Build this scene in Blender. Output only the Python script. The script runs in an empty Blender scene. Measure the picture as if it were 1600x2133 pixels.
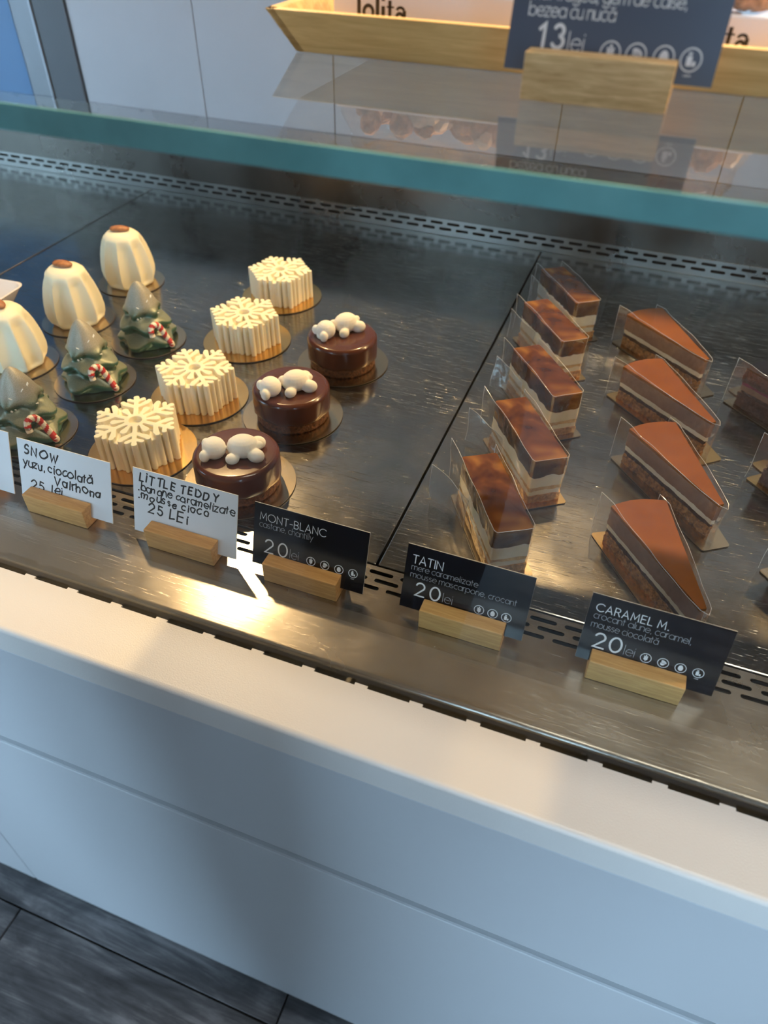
import bpy, bmesh, math, random
from math import pi, sin, cos, radians, sqrt, atan2
from mathutils import Vector, Matrix, noise

random.seed(7)
SC = bpy.context.scene
COL = SC.collection
FLOOR_Z = -0.7105            # the display deck is z = 0

# ------------------------------------------------------------------ camera
cam_d = bpy.data.cameras.new('camera')
cam = bpy.data.objects.new('camera', cam_d)
COL.objects.link(cam)
yaw, pitch, roll = radians(19.7509), radians(42.6185), radians(1.1758)
right = Vector((cos(yaw), sin(yaw), 0)); fwd0 = Vector((-sin(yaw), cos(yaw), 0)); up0 = Vector((0, 0, 1))
fwd = fwd0*cos(pitch) - up0*sin(pitch); upv = up0*cos(pitch) + fwd0*sin(pitch)
r_ = right*cos(roll) + upv*sin(roll); u_ = -right*sin(roll) + upv*cos(roll)
m = Matrix((r_, u_, -fwd)).transposed().to_4x4()
m.translation = Vector((0, 0, 0.45))
cam.matrix_world = m
cam_d.sensor_fit = 'HORIZONTAL'
cam_d.sensor_width = 36.0
cam_d.lens = 1513.47/1600*36.0
cam_d.clip_start = 0.01
cam_d.dof.use_dof = True
cam_d.dof.focus_distance = 0.62
cam_d.dof.aperture_fstop = 8.0
SC.camera = cam

# ------------------------------------------------------------------ world, exposure
w = bpy.data.worlds.new('world'); SC.world = w; w.use_nodes = True
bg = w.node_tree.nodes['Background']
bg.inputs[0].default_value = (0.50, 0.745, 1.0, 1); bg.inputs[1].default_value = 8.0
SC.view_settings.view_transform = 'Standard'
SC.view_settings.look = 'None'
SC.view_settings.gamma = 1
SC.view_settings.use_curve_mapping = False
SC.view_settings.exposure = 0.0
SC.cycles.transparent_max_bounces = 32
SC.cycles.max_bounces = 10
SC.cycles.glossy_bounces = 5
SC.cycles.sample_clamp_indirect = 4.0
SC.cycles.caustics_reflective = True
SC.cycles.use_denoising = True

# ceiling spot lamps (bodies are built below, near the ceiling)
CEIL_Z = 2.05
LAMPS = [(-1.13, 1.50, 1.76), (-0.10, 1.50, 1.76), (0.92, 1.50, 1.76), (1.95, 1.50, 1.76)]
LAMP_POWER = 132
for i, p in enumerate(LAMPS):
    l = bpy.data.lights.new('spot_lamp_light', 'SPOT'); l.energy = LAMP_POWER; l.color = (1.0, 0.62, 0.30)
    l.shadow_soft_size = 0.03; l.spot_size = radians(110); l.spot_blend = 0.5
    o = bpy.data.objects.new('spot_lamp_light', l); COL.objects.link(o); o.location = (p[0], p[1], p[2]-0.14)
    d = Vector((p[0]*0.6, 0.35, 0)) - Vector((p[0], p[1], p[2]-0.14))
    o.rotation_euler = d.to_track_quat('-Z', 'Y').to_euler()
l = bpy.data.lights.new('added_ledge_fill', 'AREA'); l.energy = 18; l.color = (1.0, 0.88, 0.74)  # added fill that brightens the ledge, no such lamp is seen
l.shape = 'RECTANGLE'; l.size = 1.1; l.size_y = 0.22
o = bpy.data.objects.new('added_ledge_fill', l); COL.objects.link(o); o.location = (0.55, 0.36, CEIL_Z-0.03)

# ------------------------------------------------------------------ node helpers
def mat(name):
    m = bpy.data.materials.new(name); m.use_nodes = True
    nt = m.node_tree
    return m, nt, nt.nodes['Principled BSDF']
def setp(b, **k):
    for n, v in k.items():
        b.inputs[n.replace('_', ' ')].default_value = v
def N(nt, t, **k):
    n = nt.nodes.new(t)
    for a, v in k.items(): setattr(n, a, v)
    return n
def coords(nt, scale=(1, 1, 1), out='Object', rot=(0, 0, 0)):
    tc = N(nt, 'ShaderNodeTexCoord'); mp = N(nt, 'ShaderNodeMapping')
    nt.links.new(tc.outputs[out], mp.inputs[0]); mp.inputs['Scale'].default_value = scale
    mp.inputs['Rotation'].default_value = rot
    return mp.outputs[0]
def noise_tex(nt, vec, scale, detail=4, rough=0.5, dist=0.0):
    n = N(nt, 'ShaderNodeTexNoise'); nt.links.new(vec, n.inputs['Vector'])
    n.inputs['Scale'].default_value = scale; n.inputs['Detail'].default_value = detail
    n.inputs['Roughness'].default_value = rough; n.inputs['Distortion'].default_value = dist
    return n.outputs['Fac']
def ramp(nt, fac, stops):
    r = N(nt, 'ShaderNodeValToRGB'); nt.links.new(fac, r.inputs[0])
    el = r.color_ramp.elements
    while len(el) < len(stops): el.new(0.5)
    for e, (p, c) in zip(el, stops):
        e.position = p; e.color = (*c, 1) if len(c) == 3 else c
    return r.outputs[0]
def bump(nt, b, fac, strength, dist=0.001):
    n = N(nt, 'ShaderNodeBump'); nt.links.new(fac, n.inputs['Height'])
    n.inputs['Strength'].default_value = strength; n.inputs['Distance'].default_value = dist
    nt.links.new(n.outputs[0], b.inputs['Normal'])
    return n
def simple(name, col, rough=0.5, metal=0.0, sss=0.0, coat=0.0, bump_scale=0, bump_str=0.2, bump_dist=0.0005, var=0.0, vscale=60):
    m, nt, b = mat(name)
    setp(b, Base_Color=(*col, 1), Roughness=rough, Metallic=metal, Coat_Weight=coat, Coat_Roughness=0.08)
    if sss:
        b.inputs['Subsurface Weight'].default_value = sss
        b.inputs['Subsurface Radius'].default_value = (0.006, 0.004, 0.0025)
        b.inputs['Subsurface Scale'].default_value = 0.6
    if bump_scale or var:
        v = coords(nt)
    if bump_scale: bump(nt, b, noise_tex(nt, v, bump_scale, 3), bump_str, bump_dist)
    if var:
        f = noise_tex(nt, v, vscale, 4, 0.6)
        c = ramp(nt, f, [(0.3, tuple(x*(1-var) for x in col)), (0.7, tuple(min(1, x*(1+var)) for x in col))])
        nt.links.new(c, b.inputs['Base Color'])
    return m

def steel(name, base, rough, aniso=0.6, scratches=1.0, worn=0.0, streak=(8, 400, 400)):
    m, nt, b = mat(name)
    setp(b, Metallic=1.0, Roughness=rough, Anisotropic=aniso)
    b.inputs['Anisotropic Rotation'].default_value = 0.25
    tg = N(nt, 'ShaderNodeTangent'); tg.direction_type = 'RADIAL'; tg.axis = 'Y'
    nt.links.new(tg.outputs[0], b.inputs['Tangent'])
    v = coords(nt, streak)
    brushed = noise_tex(nt, v, 1.0, 3, 0.6)
    v2 = coords(nt)
    big = noise_tex(nt, v2, 9.0, 5, 0.6, 0.4)
    c = ramp(nt, big, [(0.25, tuple(x*0.80 for x in base)), (0.75, tuple(min(1, x*1.15) for x in base))])
    nt.links.new(c, b.inputs['Base Color'])
    r = N(nt, 'ShaderNodeMapRange'); nt.links.new(big, r.inputs[0])
    r.inputs[1].default_value = 0.3; r.inputs[2].default_value = 0.7
    r.inputs[3].default_value = rough*0.8; r.inputs[4].default_value = rough*1.25
    nt.links.new(r.outputs[0], b.inputs['Roughness'])
    b1 = N(nt, 'ShaderNodeBump'); b1.inputs['Strength'].default_value = 0.10; b1.inputs['Distance'].default_value = 0.0004
    nt.links.new(brushed, b1.inputs['Height'])
    last = b1
    if scratches:
        # thin short scratches in several directions: stretched voronoi edges
        for k, ang in enumerate((0.35, 0.75, -0.5, 1.35)):
            vv = coords(nt, (20, 480, 1), rot=(0, 0, ang))
            vo = N(nt, 'ShaderNodeTexNoise'); nt.links.new(vv, vo.inputs['Vector'])
            vo.inputs['Scale'].default_value = 1.0+0.2*k; vo.inputs['Detail'].default_value = 1.0
            rp = ramp(nt, vo.outputs['Fac'], [(0.675, (0, 0, 0)), (0.70, (1, 1, 1))])
            bb = N(nt, 'ShaderNodeBump'); bb.inputs['Strength'].default_value = 0.40*scratches; bb.inputs['Distance'].default_value = 0.0004
            nt.links.new(rp, bb.inputs['Height']); nt.links.new(last.outputs[0], bb.inputs['Normal']); last = bb
    nt.links.new(last.outputs[0], b.inputs['Normal'])
    return m

def clear_sheet(name, tint, ior_f0=0.04, rough=0.0, haze=0.0, wrinkle=0.0, maxf=1.0, tint_edge=None):
    """thin clear sheet: see-through, mirror reflection growing with the angle"""
    m = bpy.data.materials.new(name); m.use_nodes = True
    nt = m.node_tree; nt.nodes.clear()
    out = N(nt, 'ShaderNodeOutputMaterial'); mix = N(nt, 'ShaderNodeMixShader')
    tr = N(nt, 'ShaderNodeBsdfTransparent'); gl = N(nt, 'ShaderNodeBsdfGlossy')
    tr.inputs[0].default_value = (*tint, 1); gl.inputs['Roughness'].default_value = rough
    gl.inputs[0].default_value = (1, 1, 1, 1)
    ge = N(nt, 'ShaderNodeNewGeometry'); dp = N(nt, 'ShaderNodeVectorMath', operation='DOT_PRODUCT')
    nt.links.new(ge.outputs['Incoming'], dp.inputs[0])
    if wrinkle:
        v = coords(nt)
        bb = N(nt, 'ShaderNodeBump'); bb.inputs['Strength'].default_value = wrinkle; bb.inputs['Distance'].default_value = 0.002
        nt.links.new(noise_tex(nt, v, 45, 2, 0.4, 0.8), bb.inputs['Height'])
        nt.links.new(bb.outputs[0], gl.inputs['Normal']); nt.links.new(bb.outputs[0], dp.inputs[1])
    else:
        nt.links.new(ge.outputs['Normal'], dp.inputs[1])
    ab = N(nt, 'ShaderNodeMath', operation='ABSOLUTE'); nt.links.new(dp.outputs['Value'], ab.inputs[0])
    om = N(nt, 'ShaderNodeMath', operation='SUBTRACT'); om.inputs[0].default_value = 1; nt.links.new(ab.outputs[0], om.inputs[1])
    pw = N(nt, 'ShaderNodeMath', operation='POWER'); nt.links.new(om.outputs[0], pw.inputs[0]); pw.inputs[1].default_value = 5
    ma = N(nt, 'ShaderNodeMath', operation='MULTIPLY_ADD'); nt.links.new(pw.outputs[0], ma.inputs[0])
    ma.inputs[1].default_value = maxf-ior_f0; ma.inputs[2].default_value = ior_f0; ma.use_clamp = True
    nt.links.new(ma.outputs[0], mix.inputs[0]); nt.links.new(tr.outputs[0], mix.inputs[1]); nt.links.new(gl.outputs[0], mix.inputs[2])
    last = mix
    if haze:
        df = N(nt, 'ShaderNodeBsdfDiffuse'); df.inputs[0].default_value = (0.9, 0.9, 0.9, 1)
        m2 = N(nt, 'ShaderNodeMixShader'); m2.inputs[0].default_value = haze
        nt.links.new(mix.outputs[0], m2.inputs[1]); nt.links.new(df.outputs[0], m2.inputs[2]); last = m2
    nt.links.new(last.outputs[0], out.inputs[0])
    return m

def wood(name, light, dark, scale=(1, 1, 1), grain=120, rough=0.45, bands=0.5, axis='x', bumps=0.15):
    m, nt, b = mat(name)
    s = {'x': (6, 1, 1), 'y': (1, 6, 1)}[axis]
    inv = (grain/12, grain, grain) if axis == 'x' else (grain, grain/12, grain)
    v = coords(nt, inv)
    f = noise_tex(nt, v, 1.0, 6, 0.65, 0.6)
    c = ramp(nt, f, [(0.30, dark), (0.5, tuple((a+bb)/2 for a, bb in zip(light, dark))), (0.68, light)])
    nt.links.new(c, b.inputs['Base Color'])
    setp(b, Roughness=rough)
    bump(nt, b, f, bumps, 0.0004)
    return m

# ------------------------------------------------------------------ materials
M = {}
M['ledge'] = simple('white_textured_enamel_lit', (0.80, 0.765, 0.71), 0.36, bump_scale=900, bump_str=0.35, bump_dist=0.0004)  # front panel's enamel, lighter and warmer: lamplight painted into the colour
M['enamel'] = simple('white_smooth_enamel_dim', (0.60, 0.62, 0.63), 0.34, bump_scale=700, bump_str=0.06, bump_dist=0.0003)  # same enamel as the ledge, without its painted lamplight
M['deck'] = steel('brushed_steel_deck', (0.30, 0.285, 0.265), 0.165, 0.4, 1.3)
M['strip'] = steel('brushed_steel_strip', (0.40, 0.37, 0.34), 0.24, 0.7, 0.35)
M['riser'] = steel('steel_riser', (0.46, 0.45, 0.44), 0.30, 0.0, 0.0)
M['band'] = steel('steel_band', (0.20, 0.185, 0.17), 0.28, 0.0, 0.0)
M['dark_gap'] = simple('dark_gap', (0.010, 0.012, 0.012), 0.6)
M['door'] = simple('pale_grey_laminate', (0.47, 0.48, 0.52), 0.25, bump_scale=30, bump_str=0.05, bump_dist=0.001, var=0.05, vscale=6)
M['post'] = simple('grey_post', (0.10, 0.11, 0.125), 0.35)
M['blue'] = simple('painted_daylight_blue', (0.13, 0.27, 0.50), 0.4)  # daylight put into the colour, no real blue finish
M['alu'] = simple('aluminium', (0.22, 0.23, 0.25), 0.35, 0.6)
M['glass'] = clear_sheet('clear_glass', (0.965, 0.985, 0.975), 0.035)
M['shelf_glass'] = clear_sheet('shelf_glass', (0.93, 0.955, 0.945), 0.085)
M['glass_edge'] = simple('green_glass_edge', (0.17, 0.44, 0.43), 0.16, coat=0.6, var=0.25, vscale=14)
M['film'] = clear_sheet('acetate_film', (0.97, 0.97, 0.97), 0.13, 0.03, 0.035, 0.7, 0.95)
M['film2'] = clear_sheet('acetate_flap', (0.95, 0.96, 0.97), 0.28, 0.06, 0.16, 1.0, 0.95)
M['film_edge'] = clear_sheet('acetate_cut_edge', (0.9, 0.9, 0.9), 0.55, 0.08, 0.40)
M['bag'] = clear_sheet('cellophane', (0.96, 0.96, 0.96), 0.08, 0.06, 0.05, 0.9, 0.9)
M['gold'] = simple('gold_foil_board', (0.80, 0.52, 0.22), 0.20, 1.0, bump_scale=140, bump_str=0.05, bump_dist=0.0006)
M['board_edge'] = simple('board_edge', (0.10, 0.075, 0.05), 0.5)
M['silverboard'] = simple('pale_gold_foil_board', (0.52, 0.42, 0.29), 0.20, 1.0, bump_scale=140, bump_str=0.05, bump_dist=0.0006)
M['ivory'] = simple('ivory_velvet', (0.86, 0.79, 0.60), 0.75, sss=0.35, bump_scale=900, bump_str=0.25, bump_dist=0.0003)
M['bell'] = simple('ivory_coating', (0.84, 0.77, 0.58), 0.48, sss=0.30, bump_scale=260, bump_str=0.12, bump_dist=0.0004)
M['almond'] = simple('almond_skin', (0.34, 0.13, 0.045), 0.5, bump_scale=350, bump_str=0.5, bump_dist=0.0005, var=0.35, vscale=220)
M['marsh'] = simple('marshmallow', (0.90, 0.86, 0.79), 0.85, sss=0.3, bump_scale=1100, bump_str=0.5, bump_dist=0.0003)
M['choc'] = simple('chocolate_glaze', (0.085, 0.026, 0.014), 0.22, coat=0.35)
M['crumb_brown'] = simple('nut_biscuit', (0.15, 0.060, 0.024), 0.7, bump_scale=420, bump_str=1.0, bump_dist=0.0018, var=0.75, vscale=330)
M['crumb_gold'] = simple('golden_biscuit', (0.46, 0.25, 0.095), 0.75, bump_scale=380, bump_str=0.9, bump_dist=0.0015, var=0.45, vscale=300)
M['cream'] = simple('mascarpone_cream', (0.92, 0.87, 0.72), 0.5, sss=0.3, bump_scale=160, bump_str=0.35, bump_dist=0.001)
M['sponge'] = simple('pale_sponge', (0.66, 0.46, 0.24), 0.7, bump_scale=500, bump_str=0.6, bump_dist=0.001, var=0.25, vscale=200)
M['mousse'] = simple('chocolate_mousse', (0.25, 0.135, 0.085), 0.55, bump_scale=260, bump_str=0.45, bump_dist=0.0008, var=0.15, vscale=120)
M['cake_dark'] = simple('dark_cake', (0.055, 0.022, 0.016), 0.75, bump_scale=420, bump_str=1.0, bump_dist=0.002, var=0.6, vscale=260)
M['nutcake'] = simple('hazelnut_cake', (0.36, 0.18, 0.060), 0.75, bump_scale=420, bump_str=1.0, bump_dist=0.002, var=0.75, vscale=260)
M['choc_mousse_dark'] = simple('dark_chocolate_sponge', (0.082, 0.038, 0.030), 0.75, bump_scale=420, bump_str=1.0, bump_dist=0.0016, var=0.35, vscale=240)
M['cherry'] = simple('cherry_cream', (0.20, 0.018, 0.06), 0.5, bump_scale=200, bump_str=0.4, var=0.4, vscale=120)
M['blackglaze'] = simple('black_mirror_glaze', (0.008, 0.005, 0.005), 0.06, coat=0.5)
M['glazecar'] = simple('caramel_mirror_glaze', (0.200, 0.064, 0.002), 0.10, coat=0.6, var=0.12, vscale=25)
def apple_jelly():
    m, nt, b = mat('caramelised_apple')
    v = coords(nt, (1, 1, 1))
    f = noise_tex(nt, v, 30, 2, 0.5, 0.6)
    c = ramp(nt, f, [(0.28, (0.040, 0.010, 0.003)), (0.5, (0.115, 0.036, 0.006)), (0.74, (0.30, 0.135, 0.022))])
    nt.links.new(c, b.inputs['Base Color'])
    setp(b, Roughness=0.14, Coat_Weight=0.5)
    b.inputs['Subsurface Weight'].default_value = 0.35
    b.inputs['Subsurface Radius'].default_value = (0.008, 0.003, 0.001); b.inputs['Subsurface Scale'].default_value = 0.7
    bump(nt, b, noise_tex(nt, v, 70, 2), 0.12, 0.001)
    return m
M['apple'] = apple_jelly()
def tree_mat():
    m, nt, b = mat('pearl_green_glaze')
    ge = N(nt, 'ShaderNodeNewGeometry'); sp = N(nt, 'ShaderNodeSeparateXYZ')
    nt.links.new(ge.outputs['Normal'], sp.inputs[0])
    tc = N(nt, 'ShaderNodeTexCoord'); so = N(nt, 'ShaderNodeSeparateXYZ'); nt.links.new(tc.outputs['Object'], so.inputs[0])
    # silver dusting: on the tip and on ridges that face up
    z = N(nt, 'ShaderNodeMapRange'); nt.links.new(so.outputs[2], z.inputs[0]); z.inputs[1].default_value = 0.040; z.inputs[2].default_value = 0.052
    up = N(nt, 'ShaderNodeMapRange'); nt.links.new(sp.outputs[2], up.inputs[0]); up.inputs[1].default_value = 0.22; up.inputs[2].default_value = 0.62
    up.inputs[4].default_value = 0.50
    mx = N(nt, 'ShaderNodeMath', operation='MAXIMUM'); nt.links.new(z.outputs[0], mx.inputs[0]); nt.links.new(up.outputs[0], mx.inputs[1])
    v = coords(nt)
    n = noise_tex(nt, v, 1500, 2); r = N(nt, 'ShaderNodeMapRange'); nt.links.new(n, r.inputs[0]); r.inputs[1].default_value = 0.35; r.inputs[2].default_value = 0.6
    r.inputs[3].default_value = 0.55; r.inputs[4].default_value = 1.0
    mu = N(nt, 'ShaderNodeMath', operation='MULTIPLY'); nt.links.new(mx.outputs[0], mu.inputs[0]); nt.links.new(r.outputs[0], mu.inputs[1])
    c = ramp(nt, mu.outputs[0], [(0.0, (0.055, 0.135, 0.085)), (0.45, (0.25, 0.255, 0.175)), (1.0, (0.43, 0.385, 0.33))])
    nt.links.new(c, b.inputs['Base Color'])
    ro = N(nt, 'ShaderNodeMapRange'); nt.links.new(mu.outputs[0], ro.inputs[0]); ro.inputs[3].default_value = 0.16; ro.inputs[4].default_value = 0.6
    nt.links.new(ro.outputs[0], b.inputs['Roughness']); setp(b, Metallic=0.25)
    bump(nt, b, n, 0.25, 0.0003)
    return m
M['tree'] = tree_mat()
M['red'] = simple('candy_red', (0.50, 0.03, 0.025), 0.35)
M['candywhite'] = simple('candy_white', (0.85, 0.76, 0.62), 0.4)
M['sprinkle'] = simple('white_sprinkle', (0.9, 0.88, 0.82), 0.4)
M['dish'] = simple('white_porcelain', (0.80, 0.72, 0.69), 0.15, coat=0.5)
M['card_black'] = simple('black_card', (0.004, 0.006, 0.011), 0.10)
M['card_sheen'] = simple('card_painted_sheen', (0.085, 0.105, 0.15), 0.35)  # grey-blue of reflected front light painted into the card colour
M['card_white'] = simple('white_card', (0.74, 0.76, 0.82), 0.35, bump_scale=60, bump_str=0.05)
M['card_core'] = simple('white_card_edge', (0.85, 0.82, 0.76), 0.5)
M['print_white'] = simple('white_print', (0.80, 0.81, 0.83), 0.4)
M['print_grey'] = simple('light_print', (0.46, 0.47, 0.50), 0.4)
M['ink'] = simple('black_marker', (0.008, 0.010, 0.014), 0.35)
M['oak'] = wood('oiled_oak', (0.74, 0.40, 0.14), (0.50, 0.235, 0.065), grain=420, rough=0.42)
M['oak2'] = wood('pale_oak', (0.74, 0.45, 0.17), (0.52, 0.28, 0.09), grain=420, rough=0.42)
M['beech'] = wood('grained_ash', (0.82, 0.60, 0.31), (0.46, 0.28, 0.11), grain=520, rough=0.5)
M['bamboo'] = wood('bamboo', (0.78, 0.58, 0.27), (0.56, 0.38, 0.15), grain=200, rough=0.4)
M['paper'] = simple('white_paper_sleeve', (0.78, 0.80, 0.86), 0.5)
M['cookie'] = simple('crumbled_cookie', (0.50, 0.27, 0.14), 0.8, bump_scale=300, bump_str=1, bump_dist=0.002, var=0.6, vscale=160)
M['cookie_pale'] = simple('pale_meringue', (0.75, 0.60, 0.46), 0.8, bump_scale=300, bump_str=0.8, bump_dist=0.001, var=0.3, vscale=120)
def plank_mat():
    m, nt, b = mat('grey_oak_vinyl')
    v = coords(nt, (2.2, 26, 26))
    f1 = noise_tex(nt, v, 1.6, 8, 0.7, 1.6)
    f2 = noise_tex(nt, coords(nt, (1, 2.5, 1)), 7, 5, 0.6, 0.8)
    mx = N(nt, 'ShaderNodeMath', operation='MULTIPLY'); nt.links.new(f1, mx.inputs[0]); nt.links.new(f2, mx.inputs[1])
    oi = N(nt, 'ShaderNodeObjectInfo')
    ad = N(nt, 'ShaderNodeMath', operation='MULTIPLY_ADD'); nt.links.new(oi.outputs['Random'], ad.inputs[0]); ad.inputs[1].default_value = 0.05
    nt.links.new(mx.outputs[0], ad.inputs[2])
    c = ramp(nt, ad.outputs[0], [(0.14, (0.022, 0.021, 0.022)), (0.27, (0.075, 0.073, 0.076)), (0.40, (0.20, 0.19, 0.19))])
    nt.links.new(c, b.inputs['Base Color']); setp(b, Roughness=0.45)
    bump(nt, b, f1, 0.25, 0.001)
    return m
M['plank'] = plank_mat()
M['ceiling'] = simple('taupe_ceiling', (0.14, 0.12, 0.105), 0.9)
M['wall'] = simple('warm_grey_wall', (0.16, 0.145, 0.135), 0.8, bump_scale=20, bump_str=0.1)
M['wall_dark'] = simple('dark_wall', (0.10, 0.09, 0.085), 0.8)
M['lamp_body'] = simple('black_lamp_body', (0.02, 0.02, 0.02), 0.4)
M['coat'] = simple('dark_wool_coat', (0.022, 0.022, 0.025), 0.9)
M['skin'] = simple('skin', (0.62, 0.38, 0.28), 0.5, sss=0.1)
M['hair'] = simple('brown_hair', (0.05, 0.025, 0.015), 0.6)
def emit(name, col, s):
    m = bpy.data.materials.new(name); m.use_nodes = True; nt = m.node_tree; nt.nodes.clear()
    o = N(nt, 'ShaderNodeOutputMaterial'); e = N(nt, 'ShaderNodeEmission'); e.inputs[0].default_value = (*col, 1); e.inputs[1].default_value = s
    nt.links.new(e.outputs[0], o.inputs[0]); return m
M['bulb'] = emit('warm_bulb', (1, 0.75, 0.42), 25)

# ------------------------------------------------------------------ mesh helpers
class G:
    """collects shapes, then links them as ONE mesh object"""
    def __init__(s): s.v = []; s.f = []; s.mi = []; s.cur = 0
    def add(s, verts, faces, T=None, mi=None):
        n = len(s.v); mi = s.cur if mi is None else mi
        s.v += [tuple(T @ Vector(p)) if T is not None else tuple(p) for p in verts]
        s.f += [tuple(i+n for i in f) for f in faces]
        s.mi += ([mi]*len(faces)) if isinstance(mi, int) else list(mi)
        return s
    def box(s, x0, x1, y0, y1, z0, z1, T=None, mi=None):
        v = [(x, y, z) for z in (z0, z1) for y in (y0, y1) for x in (x0, x1)]
        return s.add(v, [(0, 2, 3, 1), (4, 5, 7, 6), (0, 1, 5, 4), (2, 6, 7, 3), (0, 4, 6, 2), (1, 3, 7, 5)], T, mi)
    def prism(s, poly, z0, z1, T=None, mi=None):
        """poly ccw in xy, extruded in z"""
        n = len(poly)
        v = [(x, y, z0) for x, y in poly] + [(x, y, z1) for x, y in poly]
        f = [tuple(range(n-1, -1, -1)), tuple(range(n, 2*n))] + [(i, (i+1) % n, n+(i+1) % n, n+i) for i in range(n)]
        return s.add(v, f, T, mi)
    def lathe(s, prof, n=48, T=None, mi=None, rfun=None):
        """prof: list of (r, z) from bottom to top; r = 0 ends are poles"""
        v = []; f = []; rings = []
        for r, z in prof:
            if r < 1e-7: rings.append([len(v)]); v.append((0, 0, z))
            else:
                rings.append(list(range(len(v), len(v)+n)))
                for k in range(n):
                    a = 2*pi*k/n; rr = r if rfun is None else rfun(r, z, a)
                    v.append((rr*cos(a), rr*sin(a), z))
        for A, B in zip(rings, rings[1:]):
            for k in range(n):
                k2 = (k+1) % n
                if len(A) == 1 and len(B) == 1: continue
                if len(A) == 1: f.append((A[0], B[k2], B[k]))
                elif len(B) == 1: f.append((A[k], A[k2], B[0]))
                else: f.append((A[k], A[k2], B[k2], B[k]))
        return s.add(v, f, T, mi)
    def ball(s, c, r, n=16, T=None, mi=None, rot=None):
        R = Matrix.Translation(c) @ (rot if rot is not None else Matrix()) @ Matrix.Diagonal((*r, 1)).to_4x4()
        if T is not None: R = T @ R
        prof = [(sin(pi*k/(n//2)), -cos(pi*k/(n//2))) for k in range(n//2+1)]
        prof[0] = (0, -1); prof[-1] = (0, 1)
        return s.lathe(prof, n, R, mi)
    def tube(s, pts, r, n=10, T=None, mi=None, cap=True):
        v = []; f = []; P = [Vector(p) for p in pts]
        rr = r if isinstance(r, (list, tuple)) else [r]*len(P)
        ref = Vector((0, 0, 1))
        for i, p in enumerate(P):
            t = (P[min(i+1, len(P)-1)] - P[max(i-1, 0)]).normalized()
            a = t.cross(ref)
            if a.length < 0.05: a = t.cross(Vector((0, 1, 0)))
            a.normalize(); b = a.cross(t).normalized()
            for k in range(n):
                q = 2*pi*k/n; v.append(p + (a*cos(q)+b*sin(q))*rr[i])
        for i in range(len(P)-1):
            for k in range(n):
                f.append((i*n+k, i*n+(k+1) % n, (i+1)*n+(k+1) % n, (i+1)*n+k))
        if cap:
            f.append(tuple(range(n-1, -1, -1))); f.append(tuple(range((len(P)-1)*n, len(P)*n)))
        return s.add(v, f, T, mi)
    def build(s, name, mats, parent=None, smooth=False, bevel=0, segs=2, angle=None, fix=True):
        me = bpy.data.meshes.new(name)
        me.from_pydata([tuple(p) for p in s.v], [], s.f)
        if not isinstance(mats, (list, tuple)): mats = [mats]
        for mm in mats: me.materials.append(mm)
        for p, i in zip(me.polygons, s.mi): p.material_index = i
        if fix or bevel:
            bm = bmesh.new(); bm.from_mesh(me)
            bmesh.ops.recalc_face_normals(bm, faces=bm.faces)
            if bevel:
                es = [e for e in bm.edges if len(e.link_faces) == 2 and e.calc_face_angle(0) > 0.6]
                bmesh.ops.bevel(bm, geom=es, offset=bevel, segments=segs, affect='EDGES', profile=0.5, clamp_overlap=True)
            bm.to_mesh(me); bm.free()
        if smooth:
            for p in me.polygons: p.use_smooth = True
            if angle is None: angle = 0.7
            me.set_sharp_from_angle(angle=angle)
        o = bpy.data.objects.new(name, me); COL.objects.link(o)
        if parent is not None: o.parent = parent
        return o

def remesh(o, voxel, smooth_it=3):
    md = o.modifiers.new('r', 'REMESH'); md.mode = 'VOXEL'; md.voxel_size = voxel; md.use_smooth_shade = True
    ms = o.modifiers.new('s', 'SMOOTH'); ms.iterations = smooth_it; ms.factor = 0.5
    dg = bpy.context.evaluated_depsgraph_get()
    me = bpy.data.meshes.new_from_object(o.evaluated_get(dg))
    mats = [m for m in o.data.materials]
    o.modifiers.clear(); o.data = me
    if not me.materials:
        for m in mats: me.materials.append(m)
    for p in me.polygons: p.use_smooth = True
    return o

def thing(name, label, cat, loc=(0, 0, 0), rz=0.0, group=None):
    o = bpy.data.objects.new(name, None); COL.objects.link(o)
    o.location = loc; o.rotation_euler = (0, 0, rz); o.empty_display_size = 0.02
    o['label'] = label; o['category'] = cat
    if group: o['group'] = group
    return o
def dup(src, loc, rz, label):
    r = src.copy(); COL.objects.link(r); r.location = loc; r.rotation_euler = (0, 0, rz); r['label'] = label
    for ch in list(src.children):
        c = ch.copy(); COL.objects.link(c); c.parent = r
        for g in list(ch.children):
            d = g.copy(); COL.objects.link(d); d.parent = c
    return r
def struct(o, label=None):
    o['kind'] = 'structure'
    if label: o['label'] = label
    return o

def rect_round(x0, x1, y0, y1, r, n=5):
    out = []
    for cx, cy, a in ((x1-r, y1-r, 0), (x0+r, y1-r, 90), (x0+r, y0+r, 180), (x1-r, y0+r, 270)):
        for k in range(n+1):
            q = radians(a+90*k/n); out.append((cx+r*cos(q), cy+r*sin(q)))
    return out

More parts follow.
